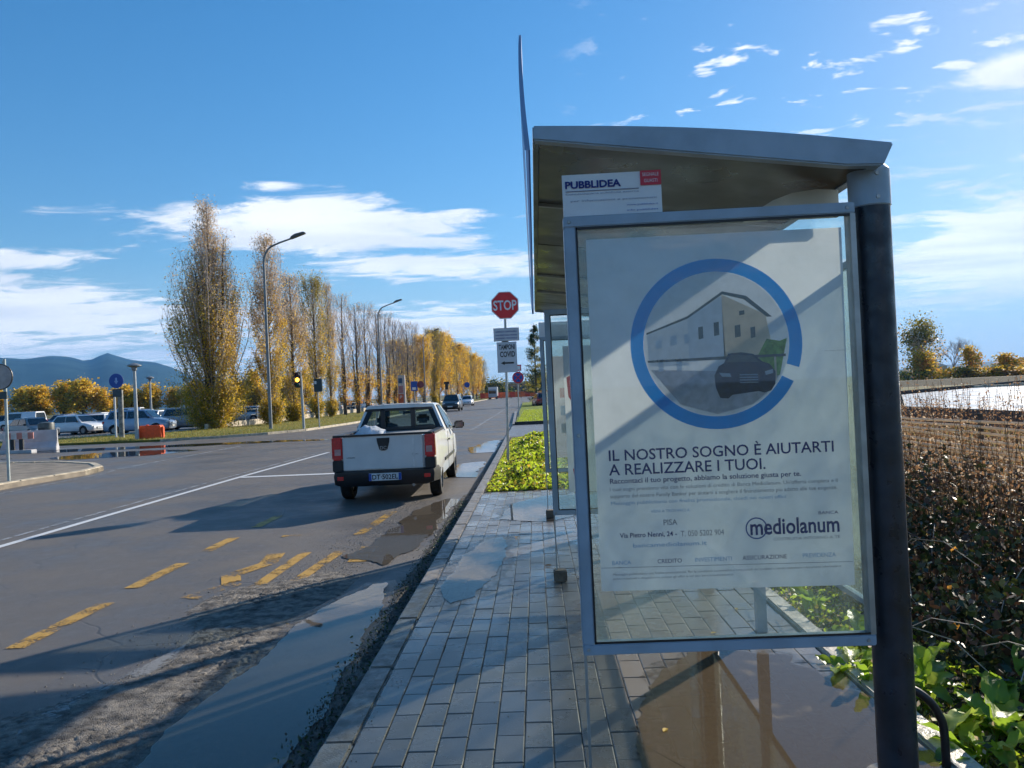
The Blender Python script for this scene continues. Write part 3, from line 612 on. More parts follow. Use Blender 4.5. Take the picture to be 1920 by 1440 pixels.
# curved haunches behind each case
for y in (3.22, 6.60):
    pl = [(1.29, 2.365), (1.29, 2.475), (1.20, 2.482), (1.10, 2.472), (1.02, 2.445), (.94, 2.40), (.90, 2.365), (1.0, 2.366), (1.06, 2.40), (1.11, 2.415), (1.12, 2.365)]
    MB().prism(yz(pl), 'y', y-3, y+.03-3).build('haunch', pm('haunch_cream', (.55, .54, .48), .5), sh)
# poster cases
def case(y, x0, x1, z0, z1, fw=.042):
    d = .06; cx = MB()
    fr = B(x0, x1, y-d/2, y+d/2, z1-fw, z1).build('case_frame', M_grey, sh, bevel=.004)
    B(x0+.002, x1, y-d/2, y+d/2, z0, z0+fw).build('bottom_rail', M_grey, fr, bevel=.004)
    B(x0, x0+fw+.004, y-d/2+.001, y+d/2-.001, z0+fw, z1-fw).build('side_rail', M_grey, fr, bevel=.004)
    B(x1-.02, x1, y-d/2+.001, y+d/2-.001, z0+fw, z1-fw).build('side_rail', M_galv, fr)
    B(x0+fw+.004, x1-.02, y-.020, y-.016, z0+fw, z1-fw).build('front_glass', M_glass, fr)
    B(x0+fw+.004, x1-.02, y+.016, y+.020, z0+fw, z1-fw).build('rear_glass', M_glass, fr)
    B(x0+fw+.004, x1-.02, y-.0285, y-.0245, z1-fw-.010, z1-fw).build('gasket', M_black, fr); B(x0+fw+.004, x1-.02, y-.0285, y-.0245, z0+fw, z0+fw+.008).build('gasket', M_black, fr); B(x0+fw+.004, x0+fw+.011, y-.0285, y-.0245, z0+fw, z1-fw).build('gasket', M_black, fr)
    for bx_, bz_ in ((x0+.021, z0+.021), (x0+.021, z1-.021), (x1-.03, z0+.021), (x1-.03, z1-.021), (x0+.021, (z0+z1)/2)): MB().lathe([(0, y-.034-3), (.006, y-.034-3), (.0075, y-.03-3)], 10, (bx_, 0, bz_-PZ), 'y').build('screw', M_galv, fr)
    # thin glass fin below the case standing in a foot block
    B(x0+.004, x0+.014, y-.010, y+.010, PZ+.07, z0).build('leg', M_galv, sh)
    MB().box(x0-.02, x0+.09, y-.06-3, y+.05-3, 0, .095).build('foot_block', pm('rough_block', (.16, .13, .10), .8, var=.3, bump=.5), sh, bevel=.01)
case(3.0, .137, 1.250, .675, 2.366); case(6.40, .10, 1.250, .665, 2.366); case(9.60, .079, 1.250, .68, 2.366)
# rear wall: hazy glass panes in slim rails
for a, b in ((3.16, 4.88), (4.96, 6.36), (6.56, 8.0), (8.06, 9.08)):
    gp = B(1.352, 1.360, a, b, .76, 2.16).build('rear_glass_pane', M_frost, sh)
    B(1.342, 1.370, a, b, .735, .758).build('pane_rail', M_grey, gp); B(1.342, 1.370, a, b, 2.162, 2.19).build('pane_rail', M_grey, gp)
for y in (4.92, 8.03): B(1.325, 1.385, y-.03, y+.03, PZ, 2.5).build('rear_upright', M_grey, sh)
# curved sign fin along the road side of the roof
fin = MB(); yy = np.linspace(2.93, 9.2, 12); zz_ = np.linspace(2.62, 3.062, 14); v = []
for y in yy:
    for z in zz_:
        t = (z-2.62)/(3.062-2.62); xo = .012 + .0 - .010*math.sin(t*PI*.8) ; v.append((xo+.010-.014*t*0-.008*t, y-3, z-PZ))
n1_ = len(v)
for y in yy:
    for z in zz_:
        t = (z-2.62)/(3.062-2.62); xo = .014 - .010*math.sin(t*PI*.8); v.append((xo-.012*(1-t)**.6*1.0-.009*t, y-3, z-PZ))
nz_ = len(zz_); F = []
for j in range(len(yy)-1):
    for i in range(nz_-1):
        a = j*nz_+i; F += [(a, a+1, a+nz_+1, a+nz_), (n1_+a, n1_+a+nz_, n1_+a+nz_+1, n1_+a+1)]
for j in (0, len(yy)-1):
    for i in range(nz_-1): a = j*nz_+i; F.append((a, a+1, n1_+a+1, n1_+a))
fin.add(v, F).build('sign_fin', pm('translucent_fin', srgb(120, 160, 205), .35, var=.04, transl=.12), sh, smooth=60)
# owner plate above the first case
def plate(y, x0, z0, x1, z1, text):
    p = B(x0, x1, y-.006, y+.006, z0, z1).build('owner_plate', M_white, sh); yy_ = y-.0075
    if text:
        B(.441, .521, yy_-.003, yy_, 2.474, 2.530).build('red_tab', pm('tab_red', (.60, .02, .045), .4, var=.05), p)
        text_mesh('SEGNALE', .449, .512, 2.508, 2.521, yy_-.0045, 'lettering', M_white, p, org=O); text_mesh('GUASTI', .455, .506, 2.484, 2.497, yy_-.0045, 'lettering', M_white, p, org=O)
        text_mesh('PUBBLIDEA', .151, .366, 2.474, 2.503, yy_-.002, 'lettering', M_navy, p, bold=.035, org=O)
        B(.151, .434, yy_-.0014, yy_-.001, 2.462, 2.4655).build('rule', M_greyink, p)
        text_mesh('Concessionaria pubblicita esterna', .151, .434, 2.448, 2.457, yy_-.002, 'lettering', M_greyink, p, org=O)
        text_mesh('per informazioni e prenotazioni', .17, .50, 2.420, 2.430, yy_-.002, 'lettering', M_greyink, p, org=O)
        text_mesh('www.pubblidea.it', .385, .505, 2.397, 2.405, yy_-.002, 'lettering', M_blue, p, org=O); text_mesh('info pubblidea', .385, .505, 2.376, 2.384, yy_-.002, 'lettering', M_blue, p, org=O)
plate(2.985, .140, 2.368, .521, 2.529, True); plate(9.60, .075, 2.368, 1.15, 2.55, False)

# ------------------------------------------------------------------ posters inside the cases
po = thing('poster', 'white bank poster with a blue ring and dark car, in the nearest case', 'poster', (.70, 3.0, .90))
PO = (.70, 3.0, .90); PY = 3.0
def poly(pts, mat, name, dy=.0012, parent=None, org=None):
    org = org or PO
    return MB().add([(x-org[0], PY-dy-org[1], z-org[2]) for x, z in pts], [tuple(range(len(pts)))]).build(name, mat, parent or po, fix=False)
MB().add([(x-PO[0], 0, z-PO[2]) for x, z in ((.220, .912), (1.190, .900), (1.206, 2.276), (.222, 2.279))], [(0, 1, 2, 3)]).build('sheet', M_paper, po, fix=False)
cx, cz, r0, r1 = .706, 1.850, .280, .330; a0, a1 = math.radians(-28.5), math.radians(-18.5); N = 72
ang = [a1+(2*PI-(a1-a0))*i/N for i in range(N+1)]
MB().add([(cx+r1*math.cos(a)-PO[0], -.0016, cz+r1*math.sin(a)-PO[2]) for a in ang]+[(cx+r0*math.cos(a)-PO[0], -.0016, cz+r0*math.sin(a)-PO[2]) for a in ang], [(i, i+1, N+2+i, N+1+i) for i in range(N)]).build('blue_ring', M_blueink, po, fix=False)
T = lambda s, x0, x1, z0, z1, m, b=0, n='lettering': text_mesh(s, x0, x1, z0, z1, PY-.0016, n, m, po, bold=b, org=PO)
T('IL NOSTRO SOGNO È AIUTARTI', .272, 1.135, 1.414, 1.468, M_navy, .012, 'headline'); T('A REALIZZARE I TUOI.', .270, .872, 1.358, 1.402, M_navy, .012, 'headline')
T('Raccontaci il tuo progetto, abbiamo la soluzione giusta per te.', .272, 1.006, 1.320, 1.346, M_navy, .012)
T('I tuoi sogni prendono vita con le soluzioni di credito di Banca Mediolanum. Un\'offerta completa e il', .270, 1.143, 1.293, 1.312, M_greyink)
T('supporto del nostro Family Banker per aiutarti a scegliere il finanziamento piu adatto alle tue esigenze.', .270, 1.141, 1.266, 1.285, M_greyink)
T('Messaggio pubblicitario con finalita promozionale, chiedi nei nostri uffici', .272, .943, 1.240, 1.257, M_ltblue)
T('VIENI A TROVARCI A', .424, .574, 1.208, 1.219, M_ltblue); T('PISA', .471, .524, 1.158, 1.180, M_greyink, .01)
T('Via Pietro Nenni, 24 -', .300, .520, 1.112, 1.134, M_navy, .015); T('T. 050 5202 904', .535, .701, 1.112, 1.134, M_greyink)
T('bancamediolanum.it', .350, .633, 1.076, 1.092, M_ltblue)
T('mediolanum', .802, 1.142, 1.105, 1.168, M_navy, .02, 'bank_name'); T('BANCA', 1.065, 1.140, 1.176, 1.188, M_navy); T('COSTRUITA INTORNO A TE', .889, 1.143, 1.082, 1.093, M_greyink)
rr = [2*PI*i/40 for i in range(41)]
MB().add([(.826+.042*math.cos(a)-PO[0], -.0014, 1.132+.042*math.sin(a)-PO[2]) for a in rr]+[(.826+.037*math.cos(a)-PO[0], -.0014, 1.132+.037*math.sin(a)-PO[2]) for a in rr], [(i, i+1, 42+i, 41+i) for i in range(40)]).build('bank_emblem', M_blue, po, fix=False)
for s, a, b, m in (('BANCA', .266, .339, M_ltblue), ('CREDITO', .441, .534, M_navy), ('INVESTIMENTI', .585, .726, M_ltblue), ('ASSICURAZIONE', .767, .936, M_navy), ('PREVIDENZA', .997, 1.123, M_ltblue)): T(s, a, b, 1.012, 1.028, m)
poly([(.222, 1.001), (1.188, .989), (1.188, .991), (.222, 1.003)], M_greyink, 'rule')
T('Messaggio pubblicitario con finalita promozionale. Per le condizioni economiche e contrattuali dei prodotti e servizi consultare i documenti informativi e', .268, 1.140, .968, .980, M_greyink)
T('precontrattuali a disposizione presso gli uffici e sul sito bancamediolanum.it', .268, .729, .952, .963, M_greyink)
T('Foto a scopo illustrativo', 1.12, 1.20, 1.80, 1.806, M_greyink)
# printed picture: a plain house with a porch and a dark family car
P_sky = pm('print_pale', (.60, .66, .76), .5, var=.1, transl=.3, scale=20); P_wall = pm('print_wall', (.78, .62, .48), .5, var=.12, transl=.3, scale=25); P_wash = pm('print_wash', (.72, .74, .82), .5, var=.06, transl=.3, scale=30)
P_roof = pm('print_roof', (.10, .11, .12), .5, var=.2, scale=30); P_green = pm('print_green', (.20, .34, .08), .5, var=.4, scale=60, transl=.2); P_car = pm('print_car', (.018, .028, .065), .5, var=.35, scale=40); P_chrome = pm('print_chrome', (.45, .52, .6), .5, transl=.2); P_gnd = pm('print_ground', (.50, .50, .56), .5, var=.2, scale=30, transl=.3)
disc = [(cx+.279*math.cos(a), cz+.279*math.sin(a)) for a in rr[:-1]]; poly(disc, P_wash, 'picture_sky', .0010)
def clipc(pts): return [(cx+(x-cx)*min(1, .272/max(1e-6, math.hypot(x-cx, z-cz))), cz+(z-cz)*min(1, .272/max(1e-6, math.hypot(x-cx, z-cz)))) for x, z in pts]
poly(clipc([(.44, 1.90), (.60, 1.955), (.60, 1.77), (.43, 1.77)]), P_wash, 'picture_wing', .0012)
poly([(.60, 1.955), (.735, 2.035), (.74, 1.79), (.60, 1.785)], P_sky, 'picture_facade', .0012); poly([(.735, 2.04), (.90, 1.955), (.925, 1.80), (.735, 1.79)], P_wall, 'picture_gable', .0012)
poly([(.44, 1.904), (.60, 1.962), (.738, 2.052), (.83, 2.03), (.925, 1.945), (.905, 1.945), (.82, 2.017), (.738, 2.040), (.60, 1.952), (.44, 1.897)], P_roof, 'picture_roof', .0018)
for x, z, w_, h_ in ((.475, 1.84, .022, .035), (.53, 1.85, .026, .04), (.585, 1.855, .02, .04), (.64, 1.87, .018, .05), (.70, 1.88, .02, .055), (.78, 1.87, .022, .05), (.84, 1.865, .018, .045), (.80, 1.955, .02, .02), (.765, 1.725, .02, .04), (.48, 1.75, .02, .05), (.55, 1.75, .02, .05)): poly([(x, z), (x+w_, z+.004), (x+w_, z+h_), (x, z+h_-.003)], P_roof if x > .6 else P_sky, 'picture_window', .0020)
poly(clipc([(.43, 1.795), (.74, 1.800), (.97, 1.80), (.97, 1.79), (.74, 1.788), (.43, 1.786)]), P_roof, 'picture_porch', .0020)
for x in (.80, .86, .925): poly([(x, 1.70), (x+.008, 1.70), (x+.008, 1.79), (x, 1.79)], P_wall, 'picture_column', .0020)
poly(clipc([(.865, 1.80), (.90, 1.86), (.95, 1.85), (.99, 1.86), (.98, 1.70), (.88, 1.70)]), P_green, 'picture_shrub', .0014)
poly(clipc([(.45, 1.76), (.70, 1.745), (.96, 1.72), (.93, 1.62), (.84, 1.60), (.70, 1.575), (.56, 1.62)]), P_gnd, 'picture_ground', .0013)
carp = [(.700, 1.675), (.697, 1.72), (.715, 1.755), (.735, 1.765), (.752, 1.80), (.80, 1.803), (.845, 1.795), (.878, 1.765), (.905, 1.755), (.925, 1.725), (.922, 1.68), (.905, 1.655), (.88, 1.648), (.86, 1.655), (.76, 1.645), (.745, 1.632), (.715, 1.635)]
cs_ = lambda P: [(.815+(x-.815)*1.03, 1.722+(z-1.715)*1.03) for x, z in P]
poly(cs_(carp), P_car, 'picture_car', .0022); poly(cs_([(.742, 1.768), (.762, 1.795), (.84, 1.790), (.868, 1.764)]), P_roof, 'picture_windscreen', .0026)
for k in range(4): poly([(.79, 1.728-k*.010), (.86, 1.726-k*.010), (.86, 1.722-k*.010), (.79, 1.724-k*.010)], P_chrome, 'picture_grille', .0026)
poly(cs_([(.715, 1.730), (.755, 1.726), (.760, 1.712), (.725, 1.715)]), P_chrome, 'picture_headlamp', .0026); poly(cs_([(.885, 1.728), (.915, 1.735), (.915, 1.72), (.888, 1.714)]), P_chrome, 'picture_headlamp', .0026)
# second and third posters
p2 = thing('poster', 'pale poster with red marks in the second case along the shelter', 'poster', (.7, 6.4, .86)); 
MB().add([(-.46, 0, -.01), (.46, 0, -.01), (.46, 0, 1.2), (-.46, 0, 1.2)], [(0, 1, 2, 3)]).build('sheet', M_paper, p2, fix=False)
M_blot = pm('print_red', (.60, .06, .10), .5, transl=.2)
for pts in ([(-.44, .94), (-.36, .98), (-.30, .90), (-.31, .76), (-.38, .70), (-.43, .78)], [(-.42, .18), (-.34, .22), (-.31, .10), (-.40, .06)]): MB().add([(x, -.002, z) for x, z in pts], [tuple(range(len(pts)))]).build('red_print', M_blot, p2, fix=False)
p3 = thing('poster', 'plain mauve grey poster in the farthest case of the shelter', 'poster', (.68, 9.6, .86))
MB().add([(-.48, 0, 0), (.48, 0, 0), (.48, 0, 1.26), (-.48, 0, 1.26)], [(0, 1, 2, 3)]).build('sheet', pm('mauve_paper', (.52, .47, .52), .6, var=.08, transl=.25), p3, fix=False)
for k in range(3): MB().add([(-.38, -.002, .3+k*.22), (.3, -.002, .3+k*.22), (.3, -.002, .42+k*.22), (-.38, -.002, .42+k*.22)], [(0, 1, 2, 3)]).build('printed_block', (M_greyink, M_ltblue, M_blot)[k], p3, fix=False)
# black bicycle hoop behind the front post
hp_ = [(1.40, 3.20, .13), (1.40, 3.18, .36), (1.405, 3.17, .415), (1.43, 3.16, .435), (1.47, 3.155, .425), (1.52, 3.15, .385), (1.555, 3.15, .33), (1.572, 3.15, .27), (1.576, 3.15, .10)]
def smooth_path(P, k=6):
    out = []; P = [Vector(p) for p in P]
    for i in range(len(P)-1):
        a, b, c, d = P[max(i-1, 0)], P[i], P[i+1], P[min(i+2, len(P)-1)]
        for j in range(k):
            t = j/k; out.append(.5*((2*b)+(c-a)*t+(2*a-5*b+4*c-d)*t*t+(3*b-a-3*c+d)*t**3))
    return out+[P[-1]]
tag(MB().tube(smooth_path([(x-1.5, y-3.15, z-.10) for x, y, z in hp_]), .0165, 12).build('cycle_hoop', M_black, smooth=50, loc=(1.5, 3.15, .10)), 'black bent tube hoop standing on the paving behind the front post', 'bike rack')
# ------------------------------------------------------------------ vehicles
def loft(stations, mb=None):
    """stations: list of (y, [(x,z)...]) half outlines from bottom centre to top centre; mirrored"""
    mb = mb or MB(); n = len(stations[0][1]); v = []
    for y, pts in stations:
        ring = [(x, y, z) for x, z in pts] + [(-x, y, z) for x, z in reversed(pts[1:-1])]; v += ring
    k = 2*n-2; f = []
    for j in range(len(stations)-1):
        for i in range(k): f.append((j*k+i, j*k+(i+1) % k, (j+1)*k+(i+1) % k, (j+1)*k+i))
    f.append(tuple(range(k))); f.append(tuple((len(stations)-1)*k+i for i in reversed(range(k))))
    return mb.add(v, f)
def cut(o, cutters):
    for c in cutters:
        md = o.modifiers.new('b', 'BOOLEAN'); md.object = c; md.operation = 'DIFFERENCE'; md.solver = 'EXACT'
    dg = bpy.context.evaluated_depsgraph_get(); dg.update(); me = bpy.data.meshes.new_from_object(o.evaluated_get(dg)); o.modifiers.clear(); old = o.data; o.data = me
    me.polygons.foreach_set('use_smooth', [True]*len(me.polygons)); me.set_sharp_from_angle(angle=math.radians(38))
    for c in cutters: bpy.data.objects.remove(c)
def paint(name, col, coat=.6, rough=.35, metal=.0): return pm('paint_'+name, col, rough, metal=metal, var=.05, scale=3, coat=coat)
M_rim = pm('wheel_rim', (.30, .31, .32), .35, metal=.7, var=.2); M_lampw = pm('headlamp_lens', (.75, .78, .8), .12, var=.05, spec=.8); M_lampr = pm('tail_lamp', (.66, .012, .02), .15, var=.15, scale=30, coat=.8)
M_dark = pm('car_underbody', (.010, .010, .012), .8); M_numb = pm('number_plate', (.62, .66, .68), .4)
def wheel(par, x, y, r=.31, w=.19, n=24):
    s = 1 if x > 0 else -1; wv = MB(); prof = [(r*.62, -w/2), (r*.93, -w/2), (r, -w/2+.025), (r, w/2-.025), (r*.93, w/2), (r*.62, w/2), (r*.62, -w/2)]
    t = wv.lathe(prof, n, (0, 0, 0), 'x').build('wheel', M_rubber, par, smooth=35, loc=(x, y, r))
    rm = MB(); rm.lathe([(0, s*w*.30), (r*.12, s*w*.34), (r*.14, s*w*.22), (r*.58, s*w*.28), (r*.64, s*w*.46), (r*.64, -s*w*.3), (0, -s*w*.3)], n, axis='x')
    for k in range(5):
        a = k*2*PI/5; M = Matrix.Rotation(a, 4, 'X'); rm.box(s*w*.26, s*w*.40, -.028, .028, r*.12, r*.60, M=M)
    rm.build('rim', M_rim, t, smooth=35)
TYPES = {
 #        L    W    H     belt  hoodz  nose  rear  wb_y(list)  greenhouse: rear base y, rear roof y, front roof y, windscreen base y
 'hatch': dict(L=4.0, W=1.72, H=1.47, belt=.93, hood=.92, g=(.08, .55, 2.35, 3.05), wy=(.68, 3.22)),
 'suv':   dict(L=4.5, W=1.84, H=1.66, belt=1.05, hood=1.04, g=(.10, .45, 2.75, 3.45), wy=(.80, 3.62)),
 'estate': dict(L=4.5, W=1.76, H=1.48, belt=.93, hood=.91, g=(.06, .55, 2.75, 3.45), wy=(.80, 3.60)),
 'sedan': dict(L=4.5, W=1.76, H=1.45, belt=.94, hood=.92, g=(.55, 1.25, 2.75, 3.45), wy=(.85, 3.60)),
 'van':   dict(L=4.9, W=1.90, H=1.95, belt=1.10, hood=1.10, g=(.05, .15, 3.45, 4.10), wy=(.85, 4.0))}
PROTO = {}
def car_proto(kind):
    t = TYPES[kind]; L, W, H, bl, hd = t['L'], t['W']/2, t['H'], t['belt'], t['hood']; rb, rr_, fr, wb = t['g']
    r = thing('parked_car', '', 'car')
    def S(y, w, zb, zt, wt=.93): return (y, [(0, zb), (w*.80, zb), (w*.97, zb+.10), (w, zb+.30), (w*.985, (zb+zt)/2+.14), (w*wt, zt-.02), (w*wt*.85, zt), (0, zt+.015)])
    st = [S(0.0, W*.86, .32, bl-.06, .9), S(.10, W*.95, .24, bl, .93), S(.5, W, .20, bl+.01), S(L*.5, W, .20, bl), S(wb-.1, W, .20, bl-.01), S(wb+.35, W*.985, .22, hd-.06, .90), S(L-.22, W*.93, .24, hd-.20, .88), S(L-.05, W*.82, .28, hd-.30, .88), S(L, W*.70, .36, hd-.40, .9)]
    body = loft(st).build('body', M_white, r)
    cs = []
    for y in t['wy']:
        c = MB().lathe([(0, -W-.2), (.375, -W-.2), (.375, W+.2), (0, W+.2)], 28, (0, y, .33), 'x').build('c', M_dark); cs.append(c)
    cut(body, cs)
    rw = W*.70; bw = W*.90; gh = []
    for y, f_ in ((rb, 0), (rr_, 1), ((rr_+fr)/2, 1.02), (fr, .985), (wb, 0)):
        z = bl-.03 + (H-bl+.03)*f_; wt = bw+(rw-bw)*f_; gh.append((y, [(0, bl-.06), (bw, bl-.06), (wt+.02*(f_ > 0), max(bl-.05, z-.10*f_)), (wt-.06*f_, z), (wt*.5, z+.012), (0, z+.018)]))
    loft(gh).build('roof', M_white, r, smooth=40)
    # windows set on the greenhouse
    def P(y, f_, side, off=.006):
        z = bl + (H-bl)*f_; wt = bw+(rw-bw)*f_; return (side*(wt+off+.01), y, z)
    def yr(f_): return rb+(rr_-rb)*f_
    def yf(f_): return wb+(fr-wb)*f_
    for s in (-1, 1):
        ym = (rr_+fr)/2+.05
        for a, b in (((.12, .0), None), (None, (.12, 0))):
            pass
        f0, f1 = .06, .84
        w1 = [P(yr(f0)+.22, f0, s), P(ym-.04, f0, s), P(ym-.04, f1, s), P(yr(f1)+.16, f1, s)]; w2 = [P(ym+.04, f0, s), P(yf(f0)-.28, f0, s), P(yf(f1)-.10, f1, s), P(ym+.04, f1, s)]
        for w_ in ([w1, w2] if kind != 'van' else [w2]): MB().add(w_, [(0, 1, 2, 3)]).build('side_window', M_darkglass, r, fix=False)
        MB().box(s*W*.96, s*W*1.10, wb-.35, wb-.22, bl, bl+.13).build('mirror', M_black, r, bevel=.02)
        for y in t['wy']: wheel(r, s*(W-.10), y, .32)
    n = .012
    def pane(ya, yb, name, out):
        f0, f1 = .10, .86; y0 = ya+(yb-ya)*f0; y1 = ya+(yb-ya)*f1
        def w_(f_): return (bw+(rw-bw)*f_)*.86
        z0 = bl-.03+(H-bl+.03)*f0; z1 = bl-.03+(H-bl+.03)*f1
        MB().add([(-w_(f0), y0+out, z0+n), (w_(f0), y0+out, z0+n), (w_(f1), y1+out, z1+n), (-w_(f1), y1+out, z1+n)], [(0, 1, 2, 3)]).build(name, M_darkglass, r, fix=False)
    pane(rb, rr_, 'rear_window', -.022); pane(wb, fr, 'windscreen', .022)
    for s in (-1, 1):
        MB().box(s*W*.60, s*W*.93, -.02, .16, bl-.30, bl-.10).build('tail_light', M_lampr, r, bevel=.02)
        MB().box(s*W*.52, s*W*.86, L-.30, L-.07, hd-.36, hd-.22).build('headlight', M_lampw, r, bevel=.03)
    MB().box(-W*.40, W*.40, L-.06, L+.012, .40, .56).build('grille', M_black, r); MB().box(-W*.80, W*.80, -.03, .1, .26, .42).build('rear_bumper', M_black, r, bevel=.02)
    MB().box(-.26, .26, -.036, -.026, .50, .61).build('number_plate', M_numb, r); MB().box(-.26, .26, L+.014, L+.024, .42, .53).build('number_plate', M_numb, r)
    MB().box(-W*.8, W*.8, .3, L-.4, .18, .3).build('underbody', M_dark, r)
    return r
def car(kind, x, y, rz, paintm, label, name='parked_car', cat='car', group='cars in the car park', scale=1):
    first = kind not in PROTO
    if first: PROTO[kind] = car_proto(kind); PROTO[kind].location = (0, -500, -50)
    r = dup(PROTO[kind], (x, y, 0), math.radians(rz), label, scale, group); r.name = name; r['category'] = cat
    for c in r.children:
        if c.name.split('.')[0] in ('body', 'roof'):
            c.material_slots[0].link = 'OBJECT'; c.material_slots[0].material = paintm
    return r
W_ = paint('white', (.74, .75, .76)); SI = paint('silver', (.34, .37, .41), metal=.4); DK = paint('dark_grey', (.045, .05, .06)); RD = paint('dark_red', (.22, .02, .03)); BL = paint('blue', (.03, .06, .16)); PB = paint('pale_blue', (.30, .38, .50), metal=.3); BK = paint('black', (.012, .012, .015)); GR = paint('grey', (.16, .17, .18)); CR = paint('cream', (.60, .58, .50))
# x, y on the car park, rz: heading of the bonnet (0 = away from the camera)
car('hatch', -36.4, 57.5, -105, W_, 'white hatchback parked side on behind the black litter bin')
car('suv', -30.1, 53.2, -85, PB, 'pale silver blue SUV showing its flank left of the slim lantern post')
car('sedan', -36.7, 53.1, -120, GR, 'dark grey car with a large windscreen behind the plastic barriers')
bpy.context.view_layer.update()
car('hatch', -36.1, 61.9, -160, RD, 'dark red car between the white hatchback and the round blue sign')
car('hatch', -34.7, 61, -165, W_, 'white car just left of the blue sign post, nose to the road')
car('suv', -28.4, 57.6, -80, SI, 'silver car behind the orange plastic box, beside the big poplar')
for i, (k, x, y, rz, m_, lb) in enumerate([
    ('van', -55, 84, 80, W_, 'white van in the second row above the white hatchback'), ('suv', -60, 84, 10, DK, 'dark car in the second row near the left picture edge'), ('hatch', -51.5, 84, 175, BL, 'dark blue car in the second row beside the white van'),
    ('estate', -47, 82, 170, BK, 'black estate car in the second row behind the blue sign'), ('suv', -43.5, 83, 5, GR, 'grey SUV in the second row right of the black estate'), ('hatch', -40, 82, 175, W_, 'white hatchback in the second row behind the silver blue SUV'),
    ('sedan', -36.5, 81, 0, BL, 'blue saloon in the second row left of the big poplar'), ('hatch', -33, 80, 178, SI, 'silver hatchback in the second row beside the blue saloon'), ('suv', -64.5, 86, 0, W_, 'white SUV at the left end of the second row'),
    ('estate', -69, 110, 0, DK, 'dark estate car in the farthest row on the left'), ('hatch', -64, 110, 0, W_, 'white hatchback in the farthest row on the left'), ('van', -58, 112, 95, W_, 'white van in the farthest row, side on'), ('hatch', -50, 110, 0, RD, 'red hatchback in the farthest row'),
    ('suv', -45, 110, 180, SI, 'silver SUV in the farthest row'), ('hatch', -39, 109, 0, W_, 'white hatchback in the farthest row near the poplars'), ('sedan', -34, 108, 0, BK, 'black saloon in the farthest row near the poplars')]):
    car(k, x, y, rz+random.uniform(-4, 4), m_, lb)
for i, (k, x, y, m_, lb) in enumerate([('hatch', -26.5, 66, DK, 'dark hatchback seen between the first two poplars'), ('estate', -26, 73, SI, 'silver estate car seen behind the second poplar'), ('sedan', -26.5, 80, W_, 'white saloon seen behind the traffic lights'), ('hatch', -26, 87, BL, 'blue hatchback seen between the middle poplars'),
    ('suv', -26.4, 95, GR, 'grey SUV seen between the bare poplars'), ('hatch', -26, 103, CR, 'cream hatchback seen between the bare poplars'), ('estate', -26, 112, BK, 'black estate car seen behind the far bare poplars'), ('hatch', -26, 122, W_, 'white hatchback seen low behind the far bare poplars')]):
    car(k, x, y, 90+random.uniform(-5, 5), m_, lb)
car('suv', -8.9, 84, 180, BK, 'dark SUV with bright headlights driving towards the camera', 'oncoming_suv', 'car', 'oncoming cars', 1.03)
car('hatch', -9.9, 113, 180, W_, 'white car following close behind the oncoming dark SUV', 'oncoming_car', 'car', 'oncoming cars')
car('hatch', .9, 80, 8, RD, 'red car standing on the lawn edge beside the conifer', 'red_car', 'car', 'cars by the conifer')
bx = thing('box_truck', 'pale blue and white delivery truck far down the road by the orange barrier', 'truck', (-11.5, 205, 0))
MB().box(-1.2, 1.2, 1.8, 7.0, .9, 3.3).build('cargo_box', W_, bx); MB().box(-1.1, 1.1, 0, 1.8, .5, 2.6).build('cab', PB, bx, bevel=.15); MB().box(-.95, .95, -.02, .0, 1.5, 2.3).build('windscreen', M_darkglass, bx)
for s in (-1, 1):
    wheel(bx, s*.95, .9, .45, .25); wheel(bx, s*.95, 5.6, .45, .25)

